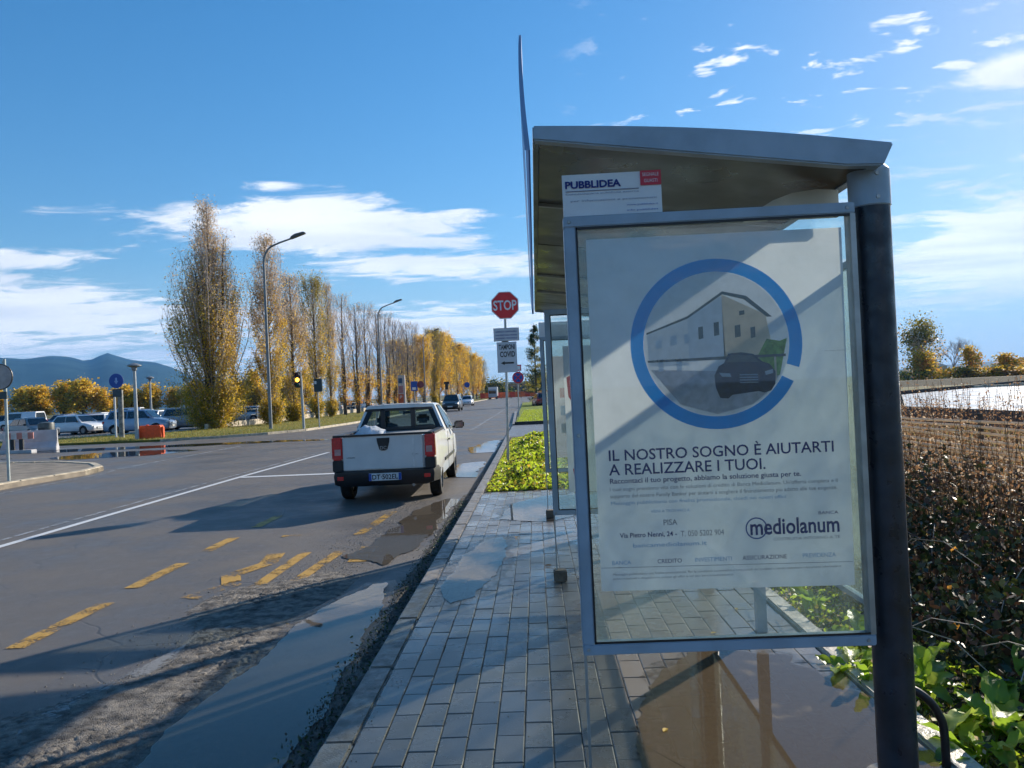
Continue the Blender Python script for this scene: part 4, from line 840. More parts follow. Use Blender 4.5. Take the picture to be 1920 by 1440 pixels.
# the pickup in the near lane
def person_driver(par_loc, rz):
    me = bpy.data.meshes.new('person'); J = [(-.38, 2.55, .66, .15), (-.38, 2.52, .90, .16), (-.38, 2.50, 1.12, .15), (-.38, 2.50, 1.23, .06), (-.38, 2.53, 1.30, .085), (-.38, 2.54, 1.39, .088), (-.38, 2.53, 1.46, .05),
        (-.57, 2.50, 1.13, .065), (-.62, 2.66, .96, .05), (-.52, 2.95, 1.02, .038), (-.19, 2.50, 1.13, .065), (-.14, 2.66, .96, .05), (-.26, 2.95, 1.02, .038), (-.48, 2.95, .66, .085), (-.28, 2.95, .66, .085), (-.48, 3.15, .40, .06), (-.28, 3.15, .40, .06)]
    Eg = [(0, 1), (1, 2), (2, 3), (3, 4), (4, 5), (5, 6), (2, 7), (7, 8), (8, 9), (2, 10), (10, 11), (11, 12), (0, 13), (0, 14), (13, 15), (14, 16)]
    me.from_pydata([j[:3] for j in J], Eg, []); o = link('person', me)
    sk = o.modifiers.new('s', 'SKIN'); ss = o.modifiers.new('u', 'SUBSURF'); ss.levels = 2; ss.render_levels = 2
    for i, j in enumerate(J): me.skin_vertices[0].data[i].radius = (j[3], j[3])
    me.skin_vertices[0].data[0].use_root = True
    dg = bpy.context.evaluated_depsgraph_get(); dg.update(); m2 = bpy.data.meshes.new_from_object(o.evaluated_get(dg)); o.modifiers.clear(); o.data = m2; m2.polygons.foreach_set('use_smooth', [True]*len(m2.polygons))
    m2.materials.clear(); m2.materials.append(pm('dark_jacket', (.03, .035, .05), .85)); m2.materials.append(pm('skin', (.42, .24, .16), .5))
    for p in m2.polygons:
        c = p.center
        if (c.z > 1.21 and abs(c.x+.38) < .12) or c.y > 2.93 and c.z > .9: p.material_index = 1
    hb = MB()
    for i in range(7):
        t = i/6; hb.lathe([(0, 0)], 1) if False else None
    N_ = 10; vs_ = []; fs_ = []
    for a in range(N_+1):
        ph = PI*.62*a/N_
        for b in range(14): th = 2*PI*b/14; vs_.append((-.38+.098*math.sin(ph)*math.cos(th), 2.515+.104*math.sin(ph)*math.sin(th)-.01*a/N_, 1.385+.108*math.cos(ph)))
    for a in range(N_):
        for b in range(14): fs_.append((a*14+b, a*14+(b+1) % 14, (a+1)*14+(b+1) % 14, (a+1)*14+b))
    MB().add(vs_, fs_).build('hair', pm('dark_hair', (.02, .015, .012), .7), o, smooth=True)
    for sx_ in (-.035, .035): MB().lathe([(0, .012), (.011, .006), (.013, 0)], 8, (-.38+sx_, 2.627, 1.385), 'y').build('eye', M_black, o)
    MB().add([(-.38, 2.62, 1.375), (-.395, 2.625, 1.335), (-.365, 2.625, 1.335), (-.38, 2.65, 1.34)], [(0, 1, 3), (0, 3, 2), (1, 2, 3)]).build('nose', MATS['skin'], o)
    o.location = par_loc; o.rotation_euler = (0, 0, rz)
    return tag(o, 'driver in a dark jacket seated at the wheel of the white pickup', 'person')
TL, TRZ = (-2.50, 12.38, 0), math.radians(1.3)
tk = thing('pickup_truck', 'white pickup with black tailgate trim driving away in the near lane', 'pickup truck', TL, TRZ)
PW = paint('pickup_white', (.68, .68, .66), coat=.7, rough=.4)
def S(y, w, zb, zt, wt=.95): return (y, [(0, zb), (w*.80, zb), (w*.96, zb+.08), (w, zb+.26), (w, .66), (w*.985, .86), (w*wt, zt-.015), (w*wt-.02, zt), (0, zt)])
st = [S(.05, .79, .34, 1.07, .985), S(.14, .825, .30, 1.075, .975), S(.5, .85, .26, 1.08, .96), S(1.2, .862, .24, 1.085, .95), S(1.85, .865, .24, 1.085, .94), S(2.2, .865, .24, 1.06, .93), S(3.3, .865, .24, 1.03, .92), S(3.72, .86, .24, .99, .90), S(4.1, .84, .26, .92, .88), S(4.36, .77, .28, .82, .88), S(4.46, .62, .34, .70, .9)]
bd = loft(st).build('body', PW, tk)
cs = [MB().lathe([(0, -1.2), (.365, -1.2), (.365, 1.2), (0, 1.2)], 32, (0, y, .32), 'x').build('c', M_dark) for y in (.80, 3.62)]
cs.append(MB().box(-.70, .70, .09, 1.72, .62, 1.4).build('c', M_dark)); cs.append(MB().box(-.72, .72, 1.86, 3.45, .45, 1.4).build('c', M_dark)); cut(bd, cs)
tg = MB().box(-.665, .640, .015, .05, .545, 1.085).build('tailgate', PW, tk, bevel=.012)
MB().box(.47, .50, .009, .014, .56, 1.07).build('crease', pm('crease_light', (.7, .7, .68), .3), tg)
MB().box(-.30, -.06, .006, .014, .56, .58).build('lower_lip', PW, tg)
MB().prism([(-.105, .10), (.105, .10), (.10, .04), (.065, -.085), (.03, -.105), (-.03, -.105), (-.065, -.085), (-.10, .04)], 'y', .003, .014).build('badge', M_black, tg).location = (0, 0, .955)
for s in (-1, 1): pass
b_ = text_mesh('DC', -.052, .052, .868, .925, .001, 'badge_letters', M_rim, tg, bold=.02)
text_mesh('LOGAN', -.60, -.47, .742, .764, .013, 'model_letters', M_black, tg, bold=.02); text_mesh('1.5 dCi', .46, .56, .765, .782, .013, 'model_letters', M_black, tg)
MB().box(-.82, .80, -.004, .10, 1.088, 1.122).build('tailgate_rail', M_black, tk, bevel=.01)
for s in (-1, 1): MB().prism([(.10, 1.082), (1.74, 1.088), (1.74, 1.118), (.10, 1.118)], 'x', s*.70, s*.825).build('bed_rail', M_black, tk)
MB().box(-.70, .70, .09, 1.74, .60, .625).build('bed_floor', M_dark, tk)
# wrapped bumper
bp_ = loft([(-.055, [(0, .33), (.60, .33), (.74, .36), (.76, .46), (.74, .525), (.60, .53), (0, .53)]), (-.02, [(0, .29), (.68, .29), (.80, .33), (.815, .46), (.80, .535), (.66, .54), (0, .54)]), (.25, [(0, .28), (.72, .28), (.855, .32), (.872, .46), (.86, .56), (.70, .56), (0, .56)]), (.42, [(0, .28), (.72, .28), (.858, .32), (.875, .42), (.862, .50), (.70, .50), (0, .50)])]).build('rear_bumper', M_black, tk, smooth=45)
for s in (-1, 1):
    MB().prism([(-.004, .53), (.20, .53), (.17, .72), (-.002, .72)], 'x', s*.665, s*.835).build('bumper_corner', M_black, tk, bevel=.015)
    lg = MB().prism([(-.006, .72), (.16, .72), (.115, 1.03), (.09, 1.10), (-.0, 1.10)], 'x', s*.668, s*.838).build('tail_light', M_lampr, tk, bevel=.02)
    MB().prism([(-.010, .80), (.06, .80), (.06, .90), (-.010, .90)], 'x', s*.69, s*.79).build('reversing_lens', pm('pale_lens', (.55, .28, .26), .2, coat=.8), lg)
    MB().box(s*.70-.05, s*.70+.05, -.062, -.045, .40, .46).build('reflector', M_lampr, tk)
    # sills and rubbing strips
    MB().box(s*.866, s*.880, 1.25, 3.15, .545, .60).build('rub_strip', M_black, tk)
    MB().box(s*.868, s*.876, 3.02, 3.03, .30, 1.0).build('door_gap', M_dark, tk) ; MB().box(s*.868, s*.874, 1.93, 1.94, .30, 1.04).build('door_gap', M_dark, tk)
    MB().box(s*.868, s*.892, 2.02, 2.17, .86, .89).build('door_handle', M_black, tk, bevel=.005)
    mr = MB(); mr.box(s*.99-.10, s*.99+.10, 3.20, 3.30, 1.02, 1.17).build('mirror', M_black, tk, bevel=.03)
    MB().box(min(s*.85, s*.92), max(s*.85, s*.92), 3.22, 3.28, 1.03, 1.07).build('mirror_arm', M_black, tk)
    MB().box(s*.99-.08, s*.99+.08, 3.194, 3.199, 1.04, 1.155).build('mirror_glass', pm('mirror', (.12, .13, .14), .15, metal=.8), tk)
    for y in (.80, 3.62): wheel(tk, s*.755, y, .305, .185, 28)
np_ = MB().box(-.24, .285, -.075, -.062, .375, .495).build('number_plate', M_numb, tk, bevel=.004)
MB().box(-.24, -.195, -.078, -.0755, .378, .492).build('plate_band', M_blue, np_); MB().box(.24, .285, -.078, -.0755, .378, .492).build('plate_band', M_blue, np_)
text_mesh('DT·502EL', -.185, .23, .395, .475, -.0775, 'plate_letters', M_black, np_, bold=.02)
MB().tube([(.47, .3, .30), (.47, -.03, .28)], .025, 10).build('exhaust', M_rim, tk)
# cab: roof, pillars, glass
B0, R0 = 1.80, 2.02
def CP(y, f_, s, inset=0): w = .835+(.635-.835)*f_-inset; return (s*w, y, 1.06+(1.535-1.06)*f_)
rfm = loft([(1.98, [(0, 1.50), (.60, 1.50), (.645, 1.525), (.61, 1.555), (.3, 1.568), (0, 1.572)]), (2.4, [(0, 1.50), (.61, 1.50), (.655, 1.53), (.62, 1.565), (.3, 1.58), (0, 1.585)]), (2.95, [(0, 1.49), (.60, 1.49), (.645, 1.515), (.61, 1.55), (.3, 1.565), (0, 1.57)]), (3.10, [(0, 1.475), (.58, 1.475), (.62, 1.49), (.59, 1.51), (.3, 1.525), (0, 1.53)])]).build('roof', PW, tk, smooth=45)
for s in (-1, 1):
    # broad rear quarter in body colour, windscreen pillar, door frame
    MB().add([CP(1.80, 0, s), CP(2.16, 0, s), CP(2.22, 1, s), CP(1.99, 1, s), CP(1.80, 0, s, .05), CP(2.16, 0, s, .05), CP(2.22, 1, s, .05), CP(1.99, 1, s, .05)], [(0,1,2,3),(7,6,5,4),(0,4,5,1),(1,5,6,2),(2,6,7,3),(3,7,4,0)]).build('rear_quarter', PW, tk)
    MB().tube([(s*.80, 3.72, 1.01), (s*.70, 3.38, 1.30), (s*.60, 3.04, 1.50)], .035, 6).build('windscreen_pillar', PW, tk)
    MB().add([CP(2.18, .03, s, .012), CP(3.50, .0, s, .012), CP(3.02, .92, s, .012), CP(2.24, .95, s, .012)], [(0,1,2,3)]).build('side_window', M_carglass, tk, fix=False)
    MB().tube([CP(2.17, 0, s), CP(2.23, .97, s)], .022, 6).build('window_frame', M_black, tk)
def RW(x, f_, dy=0): return (x, 1.805+.19*f_+dy, 1.075+.455*f_)
fo = [RW(-.80, 0), RW(.80, 0), RW(.62, 1), RW(-.62, 1)]; fi = [RW(-.66, .16), RW(.66, .16), RW(.52, .84), RW(-.52, .84)]
MB().add(fo+fi+[(x, y+.04, z) for x, y, z in fo+fi], [(0,1,5,4),(1,2,6,5),(2,3,7,6),(3,0,4,7),(4,5,13,12),(5,6,14,13),(6,7,15,14),(7,4,12,15),(8,12,13,9),(9,13,14,10),(10,14,15,11),(11,15,12,8)]).build('rear_frame', M_black, tk)
MB().add([RW(-.67, .14, .02), RW(.67, .14, .02), RW(.53, .86, .02), RW(-.53, .86, .02)], [(0,1,2,3)]).build('rear_window', M_carglass, tk, fix=False)
MB().add([(-.77, 3.72, 1.03), (.77, 3.72, 1.03), (.58, 3.06, 1.49), (-.58, 3.06, 1.49)], [(0,1,2,3)]).build('windscreen', M_carglass, tk, fix=False)
gd = MB()
for x in (-.30, .26): gd.box(x-.042, x+.042, 1.745, 1.785, .65, 1.50)
gd.box(-.62, .62, 1.745, 1.785, 1.455, 1.50); gd.box(-.66, .66, 1.745, 1.785, 1.10, 1.16); gd.build('load_guard', M_black, tk, bevel=.006)
MB().box(-.70, .70, 1.74, 1.80, .60, 1.09).build('cab_rear_wall', M_black, tk)
for x in (-.38, .38):
    st_ = MB().box(x-.24, x+.24, 2.20, 2.34, .60, 1.16).build('seat', pm('seat_cloth', (.04, .045, .05), .9), tk, bevel=.04)
    MB().box(x-.24, x+.24, 2.34, 2.80, .50, .66).build('seat_cushion', MATS['seat_cloth'], st_, bevel=.04); MB().box(x-.12, x+.12, 2.22, 2.31, 1.19, 1.36).build('headrest', MATS['seat_cloth'], st_, bevel=.04)
MB().box(-.72, .72, 3.05, 3.6, .70, .98).build('dashboard', M_black, tk, bevel=.04); MB().lathe([(.165, 0), (.185, .01), (.165, .02), (.155, .01), (.165, 0)], 24, (-.38, 3.0, 1.0), 'y').build('steering_wheel', M_black, tk)
MB().box(-.10, .10, 2.98, 3.0, 1.36, 1.42).build('rear_view_mirror', M_black, tk); MB().box(-.70, .70, 1.9, 3.5, .44, .46).build('cab_floor', M_dark, tk)
for s in (-1, 1): MB().box(s*.56, s*.76, 4.24, 4.40, .66, .80).build('headlight', M_lampw, tk, bevel=.03)
MB().box(-.5, .5, 4.455, 4.475, .42, .60).build('grille', M_black, tk)
person_driver(TL, TRZ)
# crumpled white sack lying in the load bed
sv_ = []; sf_ = []
for a in range(13):
    ph = PI*a/12
    for b in range(24):
        th = 2*PI*b/24; d = Vector((math.sin(ph)*math.cos(th), math.sin(ph)*math.sin(th), math.cos(ph))); r_ = 1+.28*mnoise.noise(d*2.6)+.16*mnoise.noise(d*7)
        sv_.append((d.x*.34*r_, d.y*.30*r_, d.z*.30*r_))
for a in range(12):
    for b in range(24): sf_.append((a*24+b, a*24+(b+1) % 24, (a+1)*24+(b+1) % 24, (a+1)*24+b))
tag(MB().add(sv_, sf_).build('plastic_sack', pm('white_plastic_film', (.62, .66, .70), .35, transl=.25), smooth=70, loc=(TL[0]-.42, TL[1]+1.05, .90)), 'crumpled white plastic sack poking out of the pickup load bed', 'sack')

# ------------------------------------------------------------------ signs, lamps, street furniture
def octagon(r): return [(r*math.cos(PI/8+i*PI/4), r*math.sin(PI/8+i*PI/4)) for i in range(8)]
ss_ = thing('stop_sign', 'red octagonal STOP sign on a grey pole with a covid swab notice below', 'road sign', (-.70, 17.55, .10))
MB().tube([(0, 0, -.1), (.055, 0, 2.0), (.10, 0, 3.88)], .030, 12).build('pole', M_galv, ss_, smooth=40)
def op(poly2, c, y0, y1): return [(x+c[0], z+c[1]) for x, z in poly2], y0, y1
C0 = (.095, 3.58)
MB().prism([(x+C0[0], z+C0[1]) for x, z in octagon(.335)], 'y', -.062, -.052).build('octagon_rim', M_white, ss_)
pl_ = MB().prism([(x+C0[0], z+C0[1]) for x, z in octagon(.315)], 'y', -.066, -.0625).build('octagon_face', M_red, ss_)
text_mesh('STOP', C0[0]-.265, C0[0]+.265, C0[1]-.115, C0[1]+.115, -.0675, 'lettering', M_white, ss_, bold=.02)
M_plate = pm('notice_plate', (.46, .50, .56), .45, var=.05); 
q_ = MB().box(-.185, .375, -.058, -.048, 2.775, 3.055).build('small_plate', M_plate, ss_, bevel=.004); MB().box(-.195, .385, -.047, -.040, 2.765, 3.065).build('plate_back', M_lampst, ss_)
for k, z in enumerate((2.98, 2.90, 2.83)): text_mesh(('AZIENDA OSPEDALIERA', 'UNIVERSITARIA PISANA', 'INGRESSO PEDONALE')[k], -.15, .34, z-.018, z+.018, -.0595, 'lettering', M_navy, ss_, bold=.02)
MB().box(-.135, .315, -.058, -.048, 2.05, 2.745).build('notice', M_plate, ss_, bevel=.004); MB().box(-.02, .14, -.06, -.045, 2.745, 2.762).build('clip', M_black, ss_)
text_mesh('TAMPONI', -.09, .275, 2.57, 2.69, -.0595, 'lettering', M_black, ss_, bold=.03); text_mesh('COVID', -.07, .275, 2.40, 2.53, -.0595, 'lettering', M_black, ss_, bold=.03)
MB().add([(x, -.0595, z) for x, z in ((-.06, 2.265), (.03, 2.31), (.03, 2.285), (.24, 2.285), (.24, 2.245), (.03, 2.245), (.03, 2.22))], [tuple(range(7))]).build('arrow', M_black, ss_, fix=False)
ns = thing('no_stopping_sign', 'round blue and red no stopping sign under a red bordered plate, by the conifer', 'road sign', (-1.1, 48, PZ))
MB().tube([(0, 0, 0), (.03, 0, 3.35)], .035, 8).build('pole', M_galv, ns)
MB().lathe([(0, -.06), (.36, -.06), (.36, -.05), (0, -.05)], 28, (.05, 0, 2.46), 'y').build('disc_rim', M_red, ns); MB().lathe([(0, -.064), (.28, -.064), (.28, -.061)], 28, (.05, 0, 2.46), 'y').build('disc_face', M_blue, ns)
for a in (PI/4, -PI/4): MB().box(-.29, .29, -.067, -.065, -.028, .028, M=Matrix.Translation((.05, 0, 2.46)) @ Matrix.Rotation(a, 4, 'Y')).build('cross_bar', M_red, ns)
MB().box(-.17, .28, -.06, -.05, 2.88, 3.26).build('red_plate', M_red, ns); MB().box(-.11, .22, -.064, -.061, 2.95, 3.19).build('plate_face', M_white, ns)
def lamp(y, x, tint, first=None):
    if first: return None
l0 = thing('street_lamp', 'tallest nearest curved street lamp beside the traffic lights', 'street lamp', (-16.26, 46.6, .1), 0, 'street lamps along the verge')
MB().tube([(0, 0, -.1), (0, 0, 2.5), (0, 0, 10.2)]+[(.1*0+(1-math.cos(t))*1.0, 0, 10.2+math.sin(t)*1.15) for t in (PI*.08, PI*.16, PI*.24, PI*.32)]+[(1.0, 0, 11.38), (1.8, 0, 11.62)], [.11, .10, .075, .072, .068, .064, .06, .055, .05], 10).build('pole', M_lampst, l0, smooth=40)
MB().prism([(1.72, 11.56), (2.62, 11.86), (2.66, 11.93), (2.5, 11.97), (2.0, 11.86), (1.74, 11.70)], 'y', -.17, .17).build('lamp_head', pm('lamp_head_grey', (.10, .105, .11), .5), l0, bevel=.03)
for y, x, lb in ((81, -16.3, 'second curved street lamp beyond the traffic lights'), (119, -17.1, 'third curved street lamp rising over the orange poplars'), (160, -17.6, 'fourth, very distant curved street lamp')): dup(l0, (x, y, .1), label=lb)
M_amb = pm('amber_lamp', (1, .45, .05), .3, emis=(1, .42, .03, 6))
tl = thing('traffic_light', 'traffic light glowing amber on a pole at the verge corner', 'traffic light', (-13.52, 44.3, .1))
MB().tube([(0, 0, -.1), (-.06, 0, 3.1)], .075, 10).build('pole', M_galv, tl, smooth=40)
hd_ = MB().box(-.34, -.02, -.22, .02, 2.42, 3.32).build('signal_housing', M_black, tl, bevel=.03)
for k, (z, m_) in enumerate(((3.15, pm('red_lens_off', (.12, .01, .01), .2)), (2.87, M_amb), (2.59, pm('green_lens_off', (.01, .08, .05), .2)))):
    MB().lathe([(0, -.24), (.115, -.235), (.12, -.22)], 18, (-.18, 0, z), 'y').build('lens', m_, hd_)
    MB().lathe([(.13, -.22), (.135, -.36), (.128, -.36), (.122, -.22)], 18, (-.18, 0, z), 'y').build('visor', M_black, hd_)
t2 = thing('traffic_light', 'second dark traffic light on a thinner pole just right of the amber one', 'traffic light', (-13.15, 46.2, .1))
MB().tube([(0, 0, 0), (0, 0, 2.9)], .04, 8).build('pole', M_galv, t2); h2 = MB().box(-.22, .28, -.1, .14, 2.15, 2.95).build('signal_housing', pm('dark_teal_plastic', (.012, .04, .05), .4), t2, bevel=.04)
for z in (2.36, 2.72): MB().lathe([(.11, .02), (.20, .1), (.20, .2), (.11, .2)], 16, (.03, 0, z), 'y').build('visor', M_black, h2)
MB().box(-.16, -.04, -.115, -.102, 2.62, 2.80).build('small_label', M_white, h2)
bs = thing('blue_sign', 'round blue direction sign on a thick grey post by the car park', 'road sign', (-24.0, 43.6, .1))
MB().tube([(.12, 0, -.1), (.12, 0, 2.75)], .15, 12).build('post', pm('post_dark_steel', (.20, .21, .20), .5, var=.4, scale=6), bs, smooth=40); MB().tube([(-.22, 0, -.1), (-.22, 0, 2.65)], .06, 8).build('side_post', M_white, bs)
MB().lathe([(0, -.20), (.42, -.20), (.42, -.18), (0, -.18)], 28, (.02, 0, 3.28), 'y').build('disc', M_blue, bs); MB().prism([(-.12, .02), (0, -.17), (.12, .02), (.05, .02), (.05, .2), (-.05, .2), (-.05, .02)], 'y', -.206, -.201).build('white_arrow', pm('arrow_pale', (.25, .4, .7), .4), bs).location = (.02, 0, 3.26)
MB().box(-.22, .30, -.20, -.17, 2.36, 2.82).build('lower_plate', pm('plate_back_dark', (.05, .07, .09), .5), bs, bevel=.03)
pk = thing('lantern_post', 'slim pale lantern post with a flat round head beside the orange box', 'street lamp', (-21.05, 39.9, .05))
MB().tube([(0, 0, 0), (0, 0, 3.7)], [.11, .075], 12).build('post', pm('pale_post', (.42, .44, .43), .5), pk, smooth=40); MB().lathe([(.0, 3.68), (.12, 3.70), (.14, 3.86), (.36, 3.93), (.36, 3.97), (.12, 4.08), (0, 4.1)], 20).build('lantern_head', M_lampst, pk, smooth=30)
dup(pk, (-35.5, 70, .0), label='distant lantern post among the cars left of the blue sign', scale=(1, 1, 1.15)); dup(pk, (-24.5, 62, 0), label='distant thin lantern post standing left of the big poplar', scale=(.6, .6, 1.3))
ob = thing('orange_barrier', 'orange plastic box barrier standing on the kerb by the lantern post', 'barrier', (-20.5, 40.35, .11))
MB().prism([(-.62, 0), (.58, 0), (.62, .08), (.57, .70), (-.57, .70), (-.64, .06)], 'y', -.22, .22).build('tank', M_orange, ob, bevel=.03); MB().box(.60, .68, -.1, .1, .0, .62).build('end_lug', M_orange, ob, bevel=.02); MB().lathe([(.07, .70), (.07, .75), (0, .755)], 14, (-.2, 0, 0)).build('filler_cap', M_orange, ob)
def jersey(x, y, rz, m, lb):
    t = thing('plastic_barrier', lb, 'barrier', (x, y, 0), math.radians(rz), 'plastic road barriers')
    MB().prism([(-.30, 0), (.30, 0), (.28, .16), (.10, .42), (.075, .95), (-.075, .95), (-.10, .42), (-.28, .16)], 'x', -.62, .62).build('body', m, t, bevel=.02)
    return t
M_jr = pm('faded_red_plastic', (.62, .26, .20), .5, var=.2, scale=2, transl=.1); M_jw = pm('grey_white_plastic', (.50, .50, .51), .5, var=.15, scale=2, transl=.1)
jersey(-22.6, 34.5, 20, M_jw, 'rightmost white plastic barrier at the car park entrance, tilted'); jersey(-23.9, 34.7, 4, M_jw, 'white plastic barrier left of the tilted one')
# red and white striped board on dark legs in front of the barriers
rb_ = thing('striped_barrier', 'low red and white striped board barrier with dark legs at the left edge', 'barrier', (-23.7, 33.3, 0))
for k in range(12): MB().box(-1.5+k*.25, -1.25+k*.25, -.02, .02, .62, .90).build('stripe_panel', (M_jr if k % 2 else pm('warm_white_plastic', (.72, .62, .55), .5)), rb_)
for x in (-1.3, -.6, -.2, .55, .95): MB().box(x-.09, x+.09, -.04, .04, 0, .62).build('leg', M_black if x != -.6 else M_jw, rb_)
MB().box(-1.5, 1.5, -.18, .18, 0, .14).build('foot_rail', M_jw, rb_)
lb_ = thing('litter_bin', 'black rounded litter bin beside the plastic barriers', 'bin', (-23.75, 36.6, 0)); MB().lathe([(0, 0), (.22, 0), (.33, .15), (.36, .6), (.36, 1.2), (.34, 1.25), (0, 1.3)], 18).build('drum', pm('bin_dark', (.06, .07, .065), .5, var=.3), lb_, smooth=40); MB().box(-.15, .15, -.37, -.30, .9, 1.02).build('slot', M_black, lb_)
ls = thing('round_sign_back', 'grey backed round sign on a pale post at the left picture edge', 'road sign', (-12.78, 18.2, .11))
MB().tube([(0, 0, 0), (0, 0, 2.95)], .034, 10).build('pole', pm('pole_pale', (.42, .48, .46), .5), ls, smooth=40); MB().lathe([(0, -.03), (.30, -.03), (.30, -.045), (0, -.045)], 28, (-.09, 0, 2.52), 'y').build('disc', pm('sign_back_pinkish', (.34, .32, .32), .5), ls); MB().lathe([(.295, -.026), (.315, -.026), (.315, -.05), (.295, -.05), (.295, -.026)], 28, (-.09, 0, 2.52), 'y').build('disc_rim', M_black, ls)
MB().box(-.17, .07, -.06, -.03, 1.98, 2.16).build('small_plate', pm('teal_dark_plate', (.03, .06, .07), .5), ls)
# fuel style totem, blue sign pair, signals down the road
tt = thing('totem_sign', 'tall orange and white totem sign above the pickup roof', 'sign', (-13.0, 75, .1)); MB().box(-.42, .28, -.15, .15, 0, 3.75).build('panel_body', pm('totem_white', (.55, .48, .45), .5), tt, bevel=.03)
MB().box(-.40, .12, -.17, -.152, .3, 1.9).build('orange_panel', pm('totem_orange', (.55, .10, .03), .5), tt); MB().box(-.36, .10, -.17, -.152, 2.0, 2.7).build('pink_panel', pm('totem_pink', (.45, .20, .20), .5), tt); MB().box(-.34, .04, -.17, -.152, 2.95, 3.45).build('blue_panel', pm('totem_blue', (.05, .10, .18), .5), tt)
text_mesh('P', -.25, -.03, 1.45, 1.75, -.172, 'lettering', M_white, tt)
for x, y, lb in ((-11.9, 75.5, 'square blue sign next to a red ringed disc beside the totem'),):
    u = thing('blue_square_sign', lb, 'road sign', (x, y, .1)); MB().tube([(0, 0, 0), (0, 0, 3.3)], .05, 8).build('pole', M_galv, u); MB().box(-.35, .33, -.06, -.04, 2.15, 3.1).build('blue_face', M_blue, u); MB().lathe([(0, -.07), (.35, -.07), (.35, -.05)], 20, (.62, 0, 2.75), 'y').build('round_back', pm('red_brown', (.20, .04, .05), .5), u); MB().box(-.2, .15, -.066, -.061, 2.25, 2.5).build('white_mark', M_white, u)
u = thing('round_blue_sign', 'small round blue sign on a pole behind the oncoming cars', 'road sign', (-11.0, 124, .1)); MB().tube([(0, 0, 0), (0, 0, 3.2)], .05, 8).build('pole', M_galv, u); MB().lathe([(0, -.07), (.45, -.07), (.45, -.05), (0, -.05)], 20, (0, 0, 3.1), 'y').build('disc', M_blue, u)
u = thing('traffic_light', 'dark traffic light far off above the oncoming dark SUV', 'traffic light', (-11.3, 98, .1)); MB().tube([(0, 0, 0), (0, 0, 2.6)], .05, 8).build('pole', M_galv, u); MB().box(-.2, .2, -.15, .1, 2.3, 3.3).build('signal_housing', M_black, u, bevel=.03); MB().box(-.35, .35, -.1, .05, 3.0, 3.3).build('back_board', M_black, u)
# orange site barrier across the far end, low buildings beyond
of = thing('site_barrier', 'long orange construction barrier across the far end of the road', 'barrier', (-6.5, 215, 0))
for k in range(14): MB().box(-9+k*1.4, -9+k*1.4+1.36, -.1, .1, .25, 1.75).build('barrier_panel', pm('site_orange', (.72, .13, .03), .6, var=.25, scale=.6) if k % 3 else pm('site_red', (.62, .06, .03), .6), of)
for k in range(8): MB().box(-8.9+k*2.8, -8.7+k*2.8, -.25, .25, 0, .25).build('foot', M_dark, of)
hs_ = thing('low_building', 'low salmon coloured building with a pale roof at the end of the road', 'building', (-9, 275, 0)); MB().box(-8, 9, 0, 8, 0, 4.6).build('wall', pm('salmon_wall', (.55, .33, .24), .8), hs_); MB().box(-9, 10, -.6, 9, 4.6, 5.3).build('roof', pm('pale_roof', (.62, .52, .45), .7), hs_); 
for k in range(6): MB().box(-7+k*2.6, -5.4+k*2.6, -.03, 0, 2.2, 3.6).build('window', M_darkglass, hs_)
